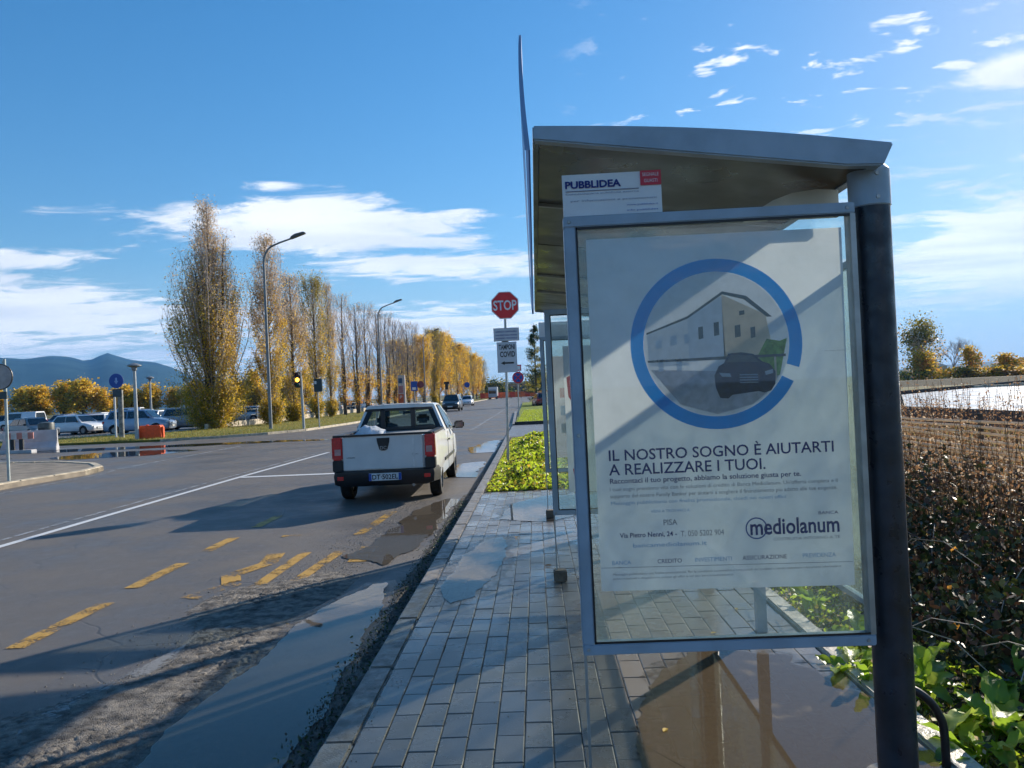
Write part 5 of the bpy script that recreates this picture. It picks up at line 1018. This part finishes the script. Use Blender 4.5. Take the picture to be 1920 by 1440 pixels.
# ------------------------------------------------------------------ trees
def poplar(name, H, W, n_br, n_leaf, mats, prof, leafprof, seed, leafsize=.15, base=0.03, skirt=0, stems=1, lean=0, twigs=5):
    rs = np.random.default_rng(seed); rd = random.Random(seed); t = thing(name, '', 'tree'); tb = MB(); br = MB(); C = []; MI = []
    tops = []
    for s in range(stems):
        a = rd.uniform(0, 6.3); off = (0 if s == 0 else W*.16); hx, hy = off*math.cos(a), off*math.sin(a); hs2 = H*(1 if s == 0 else rd.uniform(.6, .85))
        pts = [(hx*.25*0+hx*.2, hy*.2, -.1)]+[(hx*(.3+.7*k/7)+rd.gauss(0, .05), hy*(.3+.7*k/7)+rd.gauss(0, .05), hs2*k/7.) for k in range(1, 8)]
        r0_ = H*.013; tb.tube(pts, [r0_*(1-.93*k/7)+.012 for k in range(8)], 7); tops.append((pts, hs2))
    for b in range(n_br):
        pts, hs2 = tops[b % stems if rd.random() < .5 else 0]; u = base+(.95-base)*rd.random()**.9; low = b < skirt; u = u if not low else rd.uniform(.01, .10); k = u*7; i = min(6, int(k)); p0 = Vector(pts[i]).lerp(Vector(pts[i+1]), k-i); a = rd.uniform(0, 6.283)
        w_ = W*.5*prof(u)*rd.uniform(.55, 1.12); up = w_*rd.uniform(1.6, 3.0)+H*.03; w_ = w_ if not low else w_*.66; up = up if not low else w_*rd.uniform(.3, 1.5); up = min(up, H*1.0-p0.z) if p0.z+up > H else up
        p = [p0]; d = Vector((math.cos(a), math.sin(a), 0))
        for q in (.33, .66, 1.): p.append(p0 + d*w_*(q**.7) + Vector((rd.gauss(0, .05), rd.gauss(0, .05), up*q**1.15)))
        L = (p[-1]-p[0]).length; br.tube(p, [max(.008, .006+L*.006)*(1-.25*k_) for k_ in range(4)], 3, cap=False)
        for tw_ in range(twigs):
            f_ = rd.uniform(.3, 1); i2 = min(2, int(f_*3)); q0 = p[i2].lerp(p[i2+1], f_*3-i2); q1 = q0+Vector((rd.gauss(0, .16*W/4+.05), rd.gauss(0, .16*W/4+.05), rd.uniform(.3, 1.0)*L*.3)); br.tube([q0, q1], [.010, .004], 3, cap=False)
            C.append((q0, q1, (q0.z)/H))
    P0 = np.array([c[0] for c in C]); P1 = np.array([c[1] for c in C]); hh = np.array([c[2] for c in C]); wgt = np.array([leafprof(h) for h in hh]); wgt *= rs.lognormal(0, .9, len(wgt)); wgt /= wgt.sum()
    idx = rs.choice(len(C), n_leaf, p=wgt); f_ = rs.uniform(-.4, 1.15, n_leaf)[:, None]; cc = P0[idx]*(1-f_)+P1[idx]*f_ + rs.normal(0, .09+.02*W, (n_leaf, 3))*np.array([1, 1, 1.2]); cc[:, 2] = np.maximum(cc[:, 2], .1)
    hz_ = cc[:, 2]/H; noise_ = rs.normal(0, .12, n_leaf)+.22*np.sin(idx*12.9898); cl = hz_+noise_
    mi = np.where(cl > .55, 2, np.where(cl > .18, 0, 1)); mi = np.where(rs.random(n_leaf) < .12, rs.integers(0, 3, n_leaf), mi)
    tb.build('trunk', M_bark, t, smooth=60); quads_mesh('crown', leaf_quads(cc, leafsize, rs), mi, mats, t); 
    o = br.build('branches', M_twig, t, fix=False); o['kind'] = 'stuff'; return t
L3 = [M_lyel, M_lolv, M_lpal]
big = poplar('poplar_tree', 15.9, 6.6, 420, 80000, L3, lambda u: max(.17, 1.02-1.08*u), lambda h: max(.12, 1.15-1.45*h), 11, .112, stems=4, twigs=7, skirt=90)
big.location = (-22.6, 53.5, 0); big['label'] = 'tallest and broadest poplar, bushy olive base, at the left end of the row'; big['group'] = 'poplars along the verge'
mid = poplar('poplar_tree', 15, 3.7, 230, 26000, L3, lambda u: .35+.6*math.sin(PI*min(1, u*1.0+.12))*(1-.45*u), lambda h: max(.15, 1.1-1.15*h), 12, .115, base=.06, skirt=45, twigs=6)
grn = poplar('poplar_tree', 13, 3.4, 190, 16000, [M_lyel, M_lolv, M_lolv], lambda u: .4+.7*math.sin(PI*min(1, u*1.02)), lambda h: max(.3, 1.0-.6*h), 13, .12, base=.06, skirt=25, twigs=6)
bare = poplar('poplar_tree', 14, 2.7, 130, 2600, [M_lyel, M_lora, M_lpal], lambda u: .6+.35*math.sin(PI*u), lambda h: max(.04, 1.0-2.2*h), 14, .15, base=.04, stems=2, twigs=6)
ora = poplar('poplar_tree', 13, 4.2, 150, 9500, [M_lyel, M_lora, M_lyel], lambda u: .5+.55*math.sin(PI*min(1, u)), lambda h: 1.0-.35*h, 15, .19, base=.04, twigs=6)
grp = 'poplars along the verge'
mid.location = (-19.6, 56.5, 0); mid.scale = (1, 1, .93); mid['label'] = 'second poplar, slender with a pale bare top, left of the street lamp'; mid['group'] = grp
def place(proto, y, h, H0, w, lb, x=-19.8): return dup(proto, (x+random.uniform(-.25, .25), y, 0), random.uniform(0, 6), lb, (w, w, h/H0), grp)
place(mid, 62.5, 12.0, 15, .95, 'third poplar, yellow brown, directly behind the nearest street lamp')
grn.location = (-19.5, 68, 0); grn.scale = (.95, .95, .98); grn['label'] = 'greenish poplar rising behind the amber traffic light'; grn['group'] = grp
place(mid, 73.5, 12.8, 15, .6, 'narrow brown topped poplar right of the greenish one')
bare.location = (-19.8, 79.5, 0); bare.scale = (1, 1, .90); bare['label'] = 'first leafless topped poplar right of the traffic lights'; bare['group'] = grp
for k, (y, h) in enumerate(((85, 12.2), (91, 12.9), (96.5, 12.7), (102, 13), (108, 12.6), (113, 11.6), (119, 13.2), (125.5, 13.6))):
    place(bare, y, h, 14, 1.05, ['second', 'third', 'fourth', 'fifth', 'sixth', 'seventh', 'eighth', 'ninth'][k]+' leafless topped poplar counted from the traffic lights')
ora.location = (-19.4, 133, 0); ora.scale = (1, 1, .92); ora['label'] = 'first orange crowned poplar after the leafless ones'; ora['group'] = grp
names = ['second', 'third', 'fourth', 'fifth', 'sixth', 'seventh', 'eighth', 'ninth', 'tenth', 'eleventh']
for k, y in enumerate((140, 147, 155, 163, 172, 182, 193, 205, 218, 232)):
    place(ora if k % 3 else grn, y, 13.8-.25*k, 13, 1.15, names[k]+' far autumn poplar counted towards the end of the road', x=-18.6+.25*k)
# second file of poplars behind the far half, thickening the row
for k, y in enumerate((136, 150, 166, 184)):
    place(ora, y, 11.5, 13, 1.0, ['first', 'second', 'third', 'fourth'][k]+' poplar of the rear file standing behind the main row', x=-24.5)
def roundtree(name, H, W, n, mats, seed, ls=.3, trunkh=.25, ns=26):
    rs = np.random.default_rng(seed); rd = random.Random(seed); t = thing(name, '', 'tree'); tb = MB(); tb.tube([(0, 0, -.1), (.05, 0, H*trunkh), (0, .05, H*.8)], [H*.022, H*.017, .02], 7); cs_ = []
    for k in range(ns):
        a = rd.uniform(0, 6.3); u = rd.random(); r_ = W*.5*math.sin(PI*(.18+.78*u))*rd.uniform(.3, .8); c = Vector((math.cos(a)*r_, math.sin(a)*r_, H*(trunkh+(.97-trunkh)*u))); cs_.append((c, W*rd.uniform(.10, .2)))
        tb.tube([(0, 0, H*trunkh*rd.uniform(.7, 1)), c*.5+Vector((0, 0, H*trunkh*.3)), c], [H*.008, H*.005, .01], 4, cap=False)
    idx = rs.integers(0, ns, n); cc = np.array([tuple(cs_[i][0]) for i in idx])+rs.normal(0, 1, (n, 3))*np.array([cs_[i][1] for i in idx])[:, None]*.75
    mi = (idx % len(mats)); mi = np.where(rs.random(n) < .25, rs.integers(0, len(mats), n), mi)
    tb.build('trunk', M_bark, t, smooth=60); quads_mesh('crown', leaf_quads(cc, ls, rs, aspect=.8), mi, mats, t); return t
# yellow trees beyond the car park
yt = roundtree('yellow_tree', 6.5, 4.2, 3600, [M_lyel, M_lyel, M_lolv], 21, .30); yt['label'] = 'yellow round tree farthest left beyond the car park'; yt['group'] = 'yellow trees beyond the car park'; yt.location = (-112, 150, 0)
yt2 = roundtree('yellow_tree', 6.8, 3.0, 3000, [M_lyel, M_lolv, M_lyel], 22, .28); yt2['label'] = 'narrow yellow green tree beyond the car park, second from left'; yt2['group'] = yt['group']; yt2.location = (-106.5, 150, 0)
words_ = ['third', 'fourth', 'fifth', 'sixth', 'seventh', 'eighth', 'ninth', 'tenth', 'eleventh', 'twelfth', 'thirteenth', 'fourteenth', 'fifteenth', 'sixteenth', 'seventeenth', 'eighteenth', 'nineteenth', 'twentieth', 'twenty-first', 'twenty-second', 'twenty-third', 'twenty-fourth']
for k in range(22):
    s = random.uniform(.85, 1.12); dup(yt if k % 4 == 1 else yt2, (-102+k*2.7+random.uniform(-1, 1), 150+random.uniform(-3, 3), 0), random.uniform(0, 6), words_[k]+' yellow tree from the left beyond the car park', (s*1.55, s*1.55, s*random.uniform(.85, 1.1)))
# conifer by the road
def conifer(H, W, n, seed):
    rs = np.random.default_rng(seed); t = thing('conifer_tree', 'dark green ragged conifer beside the road, left of the shelter', 'tree', (.1, 88, .1)); tb = MB(); tb.tube([(0, 0, -.1), (0, 0, H)], [.14, .02], 6); C = []; mi = []
    for k in range(95):
        u = rs.random(); z = H*(.06+.92*u); L = W*.5*(1-u)**.7*rs.uniform(.6, 1.15)+.12; a = rs.uniform(0, 6.3); e_ = (math.cos(a)*L, math.sin(a)*L, z+L*.12); tb.tube([(0, 0, z), e_], [.02, .006], 3, cap=False)
        m = int(n/95); f_ = rs.random(m)**.6; c = np.outer(f_, np.array(e_)-np.array([0, 0, z]))+np.array([0, 0, z])+rs.normal(0, .11, (m, 3)); C.append(c); mi += [int(rs.random() < .35 and u < .75)*1]*m
    tb.build('trunk', M_bark, t); quads_mesh('crown', leaf_quads(np.concatenate(C), .15, rs, aspect=.4), mi, [M_ldkg, M_lolv], t)
conifer(9.4, 3.4, 9500, 5)
sh2 = roundtree('roadside_shrub', 3.0, 5, 3500, [M_lolv, M_ldkg], 31, .25, .05); sh2.location = (4.5, 92, .1); sh2['label'] = 'dark green shrub at the foot of the conifer'
sh3 = dup(sh2, (-13, 246, 0), label='grey green bushes at the far end of the road', scale=(3.2, 1.5, 1.6)); dup(sh2, (2, 262, 0), label='grey green bushes right of the low building at the road end', scale=(3, 1.5, 2.1))
# right hand field trees
rt = roundtree('large_tree', 12.4, 8.2, 5200, [M_lolv, M_lpal, M_lolv, M_ldkg], 41, .34, .18, 34); rt.location = (74.0, 150, -.2); rt['label'] = 'large olive brown tree standing right of the dark post'
def baretree(H, W, seed):
    rd = random.Random(seed); t = thing('bare_tree', 'bare grey branching tree right of the large olive tree', 'tree', (80.2, 150, -.2)); tb = MB(); br = MB()
    tb.tube([(0, 0, -.1), (0, 0, H*.3)], [.16, .12], 7)
    def grow(p, d, L, r_, dep):
        q = p+d*L; br.tube([p, q], [r_, r_*.65], 4, cap=False)
        if dep == 0: return
        for _ in range(3 if dep > 1 else 4):
            nd = (d+Vector((rd.gauss(0, .42), rd.gauss(0, .42), rd.gauss(.10, .2)))).normalized(); grow(p.lerp(q, rd.uniform(.6, 1)), nd, L*rd.uniform(.6, .85), r_*.62, dep-1)
    for _ in range(5): grow(Vector((0, 0, H*.28)), Vector((rd.gauss(0, .38), rd.gauss(0, .38), 1)).normalized(), H*.25, .08, 4)
    tb.build('trunk', M_bark, t); o = br.build('branches', M_twig, t, fix=False); o['kind'] = 'stuff'
baretree(9.6, 5, 3)
ft = roundtree('field_tree', 5.2, 6.0, 2200, [M_lora, M_lyel, M_lolv], 51, .36, .12); ft.location = (70.5, 142, -.2); ft['label'] = 'low orange tree beside the dark post in the right field'; ft['group'] = 'low autumn trees along the right field'
ft2 = roundtree('field_tree', 6.0, 4.6, 2000, [M_lyel, M_lolv, M_lora], 52, .36, .15); ft2.location = (79.5, 143, -.2); ft2['label'] = 'small yellow tree between the large tree and the bare tree'; ft2['group'] = ft['group']
for k, (x, y, s, w_) in enumerate(((86, 143, .75, .9), (92.5, 145, .62, 1.0), (98, 150, .9, 1.0), (103.5, 152, 1.15, 1.0), (109, 150, 1.3, 1.05), (114.5, 150, 1.15, 1.1), (121, 152, 1.35, 1.1), (128, 152, 1.2, 1.2), (76.5, 139, .4, 1.0), (83, 139, .4, 1.1))):
    dup(ft if k % 2 else ft2, (x, y, -.2), k*1.7, ['first', 'second', 'third', 'fourth', 'fifth', 'sixth', 'seventh', 'eighth', 'very low', 'lowest'][k]+' orange bush right of the bare tree in the field', (w_*1.6, w_*1.3, s))
rs_ = np.random.default_rng(91); C_ = np.array([(x_, 137+rs_.random()*6, -.2+rs_.random()**.6*(2.3+1.7*mnoise.noise(Vector((x_*.22, 0, 1)))+.8*mnoise.noise(Vector((x_*.9, 0, 4))))) for x_ in rs_.uniform(62, 150, 16000)])
tag(quads_mesh('distant_scrub', leaf_quads(C_, .34, rs_, aspect=.8), rs_.choice(4, 16000, p=[.3, .35, .15, .2]), [M_lyel, M_lolv, M_lora, M_ldkg]), 'low autumn scrub running along the far side of the right field', 'scrub', None, 'stuff')
# embankment, track and pale pad on the right
struct(MB().add([(50, 108, -.2), (160, 88, -.2), (160, 93, .75), (52, 112, .70), (160, 99, .75), (52, 118, .70), (160, 106, -.2), (52, 126, -.2)], [(0,1,2,3),(3,2,4,5),(5,4,6,7)]).build('embankment', grass_ground('brown_bank', (.085, .075, .045), (.12, .10, .06), (.15, .12, .07)), fix=False))
struct(sheet([(40, 84), (140, 66), (140, 71), (41, 90)], -.17, 'field_track', pm('track_dirt', (.20, .17, .14), .8, var=.3, scale=.3)))
pc = thing('concrete_kerb_blocks', 'short line of pale concrete blocks lying in the right field', 'blocks', (43.5, 78, -.2))
for k in range(7): MB().box(k*1.0, k*1.0+.9, -.3+k*.02, .2, 0, .42+.1*(k % 3 == 1)).build('block', M_kerbw, pc)
for x, y, w_, lb in ((86, 170, 7, 'small white roofed shed behind the bare tree'), (110, 176, 9, 'white roofed shed behind the orange bushes on the right')):
    b = thing('field_shed', lb, 'shed', (x, y, 0)); MB().box(-w_/2, w_/2, 0, 5, 0, 3.0).build('wall', CR, b); MB().prism([(-w_/2-.3, 3.0), (w_/2+.3, 3.0), (0, 4.4)], 'y', -.3, 5.3).build('roof', W_, b)
pad = [(19.4, 22), (19.4, 41.2), (30.2, 64.6), (57.3, 92), (110, 80), (110, 22)]
M_pad = pm('wet_pale_concrete', (.50, .49, .47), .30, var=.12, scale=.5, rvar=.12)
pd = struct(MB().prism(pad, 'z', -.9, .0).build('concrete_pad', pm('dark_wet_wall', (.035, .045, .055), .6, var=.3, scale=1)))
struct(sheet([(19.45, 22.1), (19.45, 41.15), (30.22, 64.5), (57.3, 91.8), (109.9, 79.9), (109.9, 22.1)], .004, 'concrete_pad_top', M_pad))
MB().add([(x, y, z) for (x, y) in [(19.4, 41.3), (30.1, 64.8), (57.2, 92.3), (110, 80.3)] for z in (-.2, .30)] , [(0, 2, 3, 1), (2, 4, 5, 3), (4, 6, 7, 5)]).build('pad_edge_wall', M_dark, pd, fix=False)

# ------------------------------------------------------------------ near vegetation
def canes(name, n, fn, h0, h1, mat, leafm, per, ls, lb, cat, seed, spread=.05):
    """thin upright dry stems with small leaves or seed heads"""
    rs = np.random.default_rng(seed); rd = random.Random(seed); mb = MB(); C = []
    for _ in range(n):
        x, y, z = fn(rd); h = rd.uniform(h0, h1); lx, ly = rd.gauss(0, .10)*h, rd.gauss(0, .10)*h; p = [Vector((x, y, z)), Vector((x+lx*.4, y+ly*.4, z+h*.5)), Vector((x+lx, y+ly, z+h))]
        mb.tube(p, [.006, .004, .002], 3, cap=False)
        for k in range(per):
            f_ = rd.uniform(.15, 1.0); q = p[0].lerp(p[1], f_*2) if f_ < .5 else p[1].lerp(p[2], f_*2-1); C.append((q.x+rd.gauss(0, spread*(1.15-f_*.8)), q.y+rd.gauss(0, spread*(1.15-f_*.8)), q.z+rd.gauss(0, .02)))
    C = np.array(C); V = leaf_quads(C, ls, rs, aspect=.45); n_ = len(V); mi = rs.integers(0, len(leafm), n_)
    st_ = mb.build(name+'_stems', mat, fix=False); lv = quads_mesh(name, V, mi, leafm); st_.parent = lv; tag(lv, lb, cat, None, 'stuff'); st_['kind'] = 'stuff'; return lv
def gz(x): return float(np.interp(x, [1.66, 2.4, 3.4, 4.6, 8, 19.5], [-.03, -.10, -.35, -.55, -.75, -.75]))
def reg(x0, x1, y0, y1):
    def f_(rd):
        y = y0+(y1-y0)*rd.random()**1.4; x = rd.uniform(x0, x1); return (x, y, gz(x))
    return f_
canes('dry_weeds', 620, reg(3.3, 4.2, 4.6, 22), 1.1, 1.75, pm('dry_stems', (.20, .12, .07), .8, var=.4, scale=3), [M_lbrn, M_lbrn, M_lbrn, M_lpal], 46, .026, 'tall brown dry weeds in front of the reed fence', 'weeds', 61)
canes('tall_dry_weeds', 900, reg(4.5, 5.8, 5.5, 26), 1.6, 2.25, pm('dry_stems', (.20, .12, .07), .8), [M_lbrn, M_lbrn, M_lbrn, M_lpal], 60, .028, 'taller brown seed headed weeds rising behind the reed fence', 'weeds', 62)
# reed fence: horizontal canes tied to stakes
rf_ = thing('reed_fence', 'woven reed cane fence half hidden by the dry weeds', 'fence', (4.3, 6, gz(4.3)))
for k in range(30):
    z = .10+k*.055; mb = MB(); y = 0
    pts = [(.015*math.sin(k*2.1+j*.9)+.01*(j % 2), -2.5+j*1.1, z+.012*math.sin(j*1.3+k)+random.gauss(0, .006)) for j in range(22)]
    mb.tube(pts, .015, 5).build('cane', M_reed, rf_)
for k in range(12): MB().tube([(.05, -2.3+k*2.0, -.2), (.05, -2.3+k*2.0, 1.78)], .025, 6).build('stake', M_bark, rf_)
# bramble bank between the weeds and the border kerb
def bank(n, seed, fn, ls, mats, name, lb, wts=None):
    rs = np.random.default_rng(seed); C = np.array([fn(rs) for _ in range(n)]); V = leaf_quads(C, ls, rs, up=.5, aspect=.7); o = quads_mesh(name, V, rs.choice(len(mats), n, p=wts), mats); return tag(o, lb, 'bramble', None, 'stuff')
def fb(rs):
    y = 3.4+rs.random()**1.3*18; x = 2.15+rs.random()*1.9; top = .25+.35*(x-2.1)+.22*mnoise.noise(Vector((x*1.8, y*1.8, 0)))+.12*mnoise.noise(Vector((x*5, y*5, 3))); z = gz(x)+(top-gz(x))*(rs.random()**.45); return (x, y, z)
bank(40000, 71, fb, .05, [pm('bramble_green', (.022, .040, .014), .45, var=.5, scale=2, transl=.12), pm('bramble_brown', (.075, .040, .024), .6, var=.5, scale=2, transl=.15), pm('bramble_olive', (.07, .08, .02), .5, var=.4, scale=2, transl=.2), M_lora], 'brambles', 'dense dark bramble thicket with brown and green leaves below the reed fence', [.55, .30, .145, .005])
def fw_(rs):
    y = 4.2+rs.random()**1.3*20; x = 3.3+rs.random()*.9; return (x, y, gz(x)+rs.random()**.8*(1.35+.35*mnoise.noise(Vector((x*2, y*1.5, 7)))))
def fw2(rs):
    y = 5+rs.random()**1.3*20; x = 4.5+rs.random()*1.3; return (x, y, gz(x)+rs.random()**.6*(1.75+.5*mnoise.noise(Vector((x*2, y*1.5, 8)))))
o = bank(17000, 75, fw_, .030, [M_lbrn, pm('bramble_brown', (.075, .040, .024), .6), M_lpal], 'rusty_weed_mass', 'rusty brown seed heads massed low in front of the reed fence', [.6, .33, .07]); o['category'] = 'weeds'
o = bank(26000, 76, fw2, .032, [M_lbrn, pm('bramble_brown', (.075, .040, .024), .6), M_lpal], 'rusty_weed_mass', 'rusty brown weed mass standing behind the reed fence', [.62, .3, .08]); o['category'] = 'weeds'
mb = MB(); rd = random.Random(5)
for _ in range(160):
    y = 3.4+rd.random()*10; x = rd.uniform(2.2, 4.0); z = gz(x)+rd.random()*.5; a = rd.uniform(0, 6.3); L = rd.uniform(.3, .9); mb.tube([(x+math.cos(a)*L*t_, y+math.sin(a)*L*t_+.05*math.sin(t_*5+a), z+L*.5*math.sin(t_*2.4)) for t_ in (0, .25, .5, .75, 1)], .003, 3, cap=False)
tag(mb.build('bramble_canes', M_twig, fix=False), 'arching grey bramble canes tangled through the thicket', 'bramble', None, 'stuff')
struct(MB().add([(1.71, 1, .06), (2.3, 1, -.02), (2.3, 30, -.02), (1.71, 30, .06)], [(0,1,2,3)]).build('border_soil', M_soil, fix=False))
# broad-leaved dock plants: every big leaf a mesh of its own
def dock_leaf(L, Wd, seed, curl):
    rd = random.Random(seed); n = 11; v = []; 
    for i in range(n):
        t = i/(n-1); w = Wd*math.sin(PI*min(1, t*.93+.05))**.75*(.55+.75*t if t < .6 else 1.0)*(1 if t < .95 else .4); arch = curl*t*t*L; yy_ = L*t*(1-.12*curl*t)
        for s, u in ((-1, -1), (-.5, -.5), (0, 0), (.5, .5), (1, 1)):
            ru = .10*Wd*math.sin(i*2.3+seed+s*2)*abs(s); v.append((u*w*.5, yy_, L*.55*t-arch+abs(u)*w*.18+ru))
    f = [(i*5+j, i*5+j+1, (i+1)*5+j+1, (i+1)*5+j) for i in range(n-1) for j in range(4)]
    v += [(-.004, 0, 0), (.004, 0, 0), (0, -.10, -.06)]; b = len(v); f.append((b-3, b-2, b-1))
    me = bpy.data.meshes.new('leaf'); me.from_pydata(v, [], f); me.polygons.foreach_set('use_smooth', [True]*len(f)); return me
M_dock = pm('dock_leaf', (.15, .25, .02), .38, var=.25, scale=9, transl=.48, col2=(.24, .36, .03), bump=.2, bscale=50)
M_dock2 = pm('dock_leaf_pale', (.24, .33, .04), .38, var=.25, scale=9, transl=.48, col2=(.34, .42, .06))
LM = [dock_leaf(.34, .13, 1, .35), dock_leaf(.28, .12, 2, .7), dock_leaf(.22, .11, 3, .5), dock_leaf(.40, .14, 4, .55), dock_leaf(.18, .09, 5, .9)]
for i, m in enumerate(LM): m.materials.append(M_dock2 if i == 1 else M_dock)
def dock(x, y, z, n, s, lb, seed, tiltz=0):
    rd = random.Random(seed); t = thing('dock_plant', lb, 'plant', (x, y, z), 0, 'leafy plants by the border kerb')
    for k in range(n):
        o = link('leaf', LM[rd.randrange(5)], t); o.rotation_euler = (rd.uniform(-.15, .75), rd.uniform(-.4, .4), k*2.4+rd.uniform(-.5, .5)); o.scale = (s*rd.uniform(.7, 1.2),)*3; o.location = (rd.gauss(0, .03), rd.gauss(0, .03), rd.uniform(0, .08))
    return t
for i, (x, y, n, s, lb) in enumerate([(1.80, 3.30, 12, .8, 'lowest leafy plant at the bottom right corner by the hoop'), (1.98, 3.55, 14, 1.0, 'broad leaved plant with a tall upright leaf right of the post'), (2.12, 3.15, 13, 1.0, 'broad leaved plant at the right picture edge'),
        (1.86, 3.95, 12, .85, 'leafy plant just behind the post base'), (2.25, 3.7, 12, .95, 'leafy plant with arching leaves below the brambles'), (1.95, 2.9, 12, .9, 'foreground leafy plant cut by the bottom picture edge'), (2.3, 3.0, 12, .9, 'leafy plant far right at the bottom edge'),
        (1.66, 4.25, 11, .62, 'bright plant hanging over the brown puddle under the ad case'), (1.70, 4.55, 10, .6, 'second bright plant overhanging the paving under the ad case'), (1.62, 4.0, 8, .5, 'small bright plant nearest the dark post inside the shelter'), (1.9, 4.7, 10, .7, 'leafy plant seen through the lower glass, near side'), (1.85, 5.4, 10, .6, 'leafy plant seen through the lower glass, middle'), (1.85, 6.3, 10, .6, 'leafy plant seen through the lower glass, far side')]):
    dock(x, y, .05, n, s, lb, 100+i)
def fs(rs):
    y = 2.6+rs.random()*9; x = 1.74+rs.random()**1.5*.55; return (x, y, .03+rs.random()**1.5*(.14+.10*mnoise.noise(Vector((x*6, y*4, 9)))))
o = bank(9000, 73, fs, .035, [M_lgrn, M_lolv, M_ldkg, M_lpal], 'border_weeds', 'low green weeds and clover along the border kerb', [.45, .25, .2, .1]); o['category'] = 'weeds'
# weed patch beyond the paving
def fp(rs):
    y = 12.45+rs.random()*14; x = -.88+rs.random()*2.6; d_ = mnoise.noise(Vector((x*1.6, y*.9, 5))); top = max(.02, (.07+.26*max(0, d_+.18))*min(1, (x+.92)/.75)*min(1, (y-12.3)/.5)); return (x, y, .10+rs.random()**.7*top)
o = bank(34000, 74, fp, .075, [M_lgrn, M_lolv, M_lyel, M_ldkg], 'weed_patch', 'bright green leafy weeds filling the strip round the stop sign pole', [.60, .22, .03, .15]); o['category'] = 'weeds'
def grass_blades(name, n, fn, h, mat, lb, seed):
    rs = np.random.default_rng(seed); C = np.array([fn(rs) for _ in range(n)]); a = rs.uniform(0, 6.3, n); hh = rs.uniform(.5, 1.2, n)*h; w = h*.09; dx, dy = np.cos(a), np.sin(a); lx = rs.normal(0, .35, (n, 2))*hh[:, None]
    V = np.stack([C+np.stack([-dx*w, -dy*w, 0*dx], 1), C+np.stack([dx*w, dy*w, 0*dx], 1), C+np.stack([lx[:, 0], lx[:, 1], hh], 1)], 1); return tag(quads_mesh(name, V, rs.integers(0, len(mat), n), mat), lb, 'grass', None, 'stuff')
M_gr = pm('grass_blade', (.12, .18, .025), .6, var=.3, scale=.5, transl=.35, col2=(.22, .25, .04)); M_gr2 = pm('dry_grass_blade', (.34, .27, .07), .7, var=.3, transl=.3)
def inpoly(pt, P):
    x, y = pt; c = False; j = len(P)-1
    for i in range(len(P)):
        if (P[i][1] > y) != (P[j][1] > y) and x < (P[j][0]-P[i][0])*(y-P[i][1])/(P[j][1]-P[i][1])+P[i][0]: c = not c
        j = i
    return c
def fv(rs):
    while True:
        y = 37+rs.random()**1.6*70; x = -30+rs.random()*17.5
        if inpoly((x, y), verge) and not (x < -23 and y > 49): return (x, y, .11)
grass_blades('verge_tufts', 26000, fv, .11, [M_gr, M_gr2, M_gr2], 'autumn grass of the verge below the poplars', 81)
grass_blades('lawn_grass', 14000, lambda rs: (-1.0+rs.random()*4.2, 38.3+rs.random()**1.4*26, .14), .09, [M_gr, M_lgrn], 'bright green grass of the roadside lawn beyond the driveway', 82)
grass_blades('island_tufts', 5000, lambda rs: (-14.6-rs.random()*6, 12+rs.random()*8.6, .12), .07, [M_gr], 'green grass on the traffic island at the left', 83)
grass_blades('field_grass', 16000, lambda rs: (lambda x, y: (x, y, gz(min(x, 19))))(4.5+rs.random()*14, 8+rs.random()*40), .22, [M_gr2, M_lbrn], 'dry grass on the low ground before the pale pad', 84)

# ------------------------------------------------------------------ air
hz_o = MB().box(-8200, 8200, -8200, 8200, -5.5, 620).build('haze', pm('dummy_haze', (1, 1, 1), 1))
mh = bpy.data.materials.new('haze_air'); mh.use_nodes = True; nt = mh.node_tree; nt.nodes.clear(); o_ = ND(nt, 'ShaderNodeOutputMaterial'); vv = ND(nt, 'ShaderNodeVolumePrincipled'); vv.inputs['Color'].default_value = (.16, .48, 1.0, 1); vv.inputs['Density'].default_value = 0.000095; vv.inputs['Anisotropy'].default_value = .2; nt.links.new(vv.outputs[0], o_.inputs['Volume'])
hz_o.data.materials.clear(); hz_o.data.materials.append(mh); hz_o['kind'] = 'stuff'; hz_o['label'] = 'thin bluish air that fades the far hills'
for k in PROTO.values():
    for c in list(k.children_recursive): bpy.data.objects.remove(c)
    bpy.data.objects.remove(k)
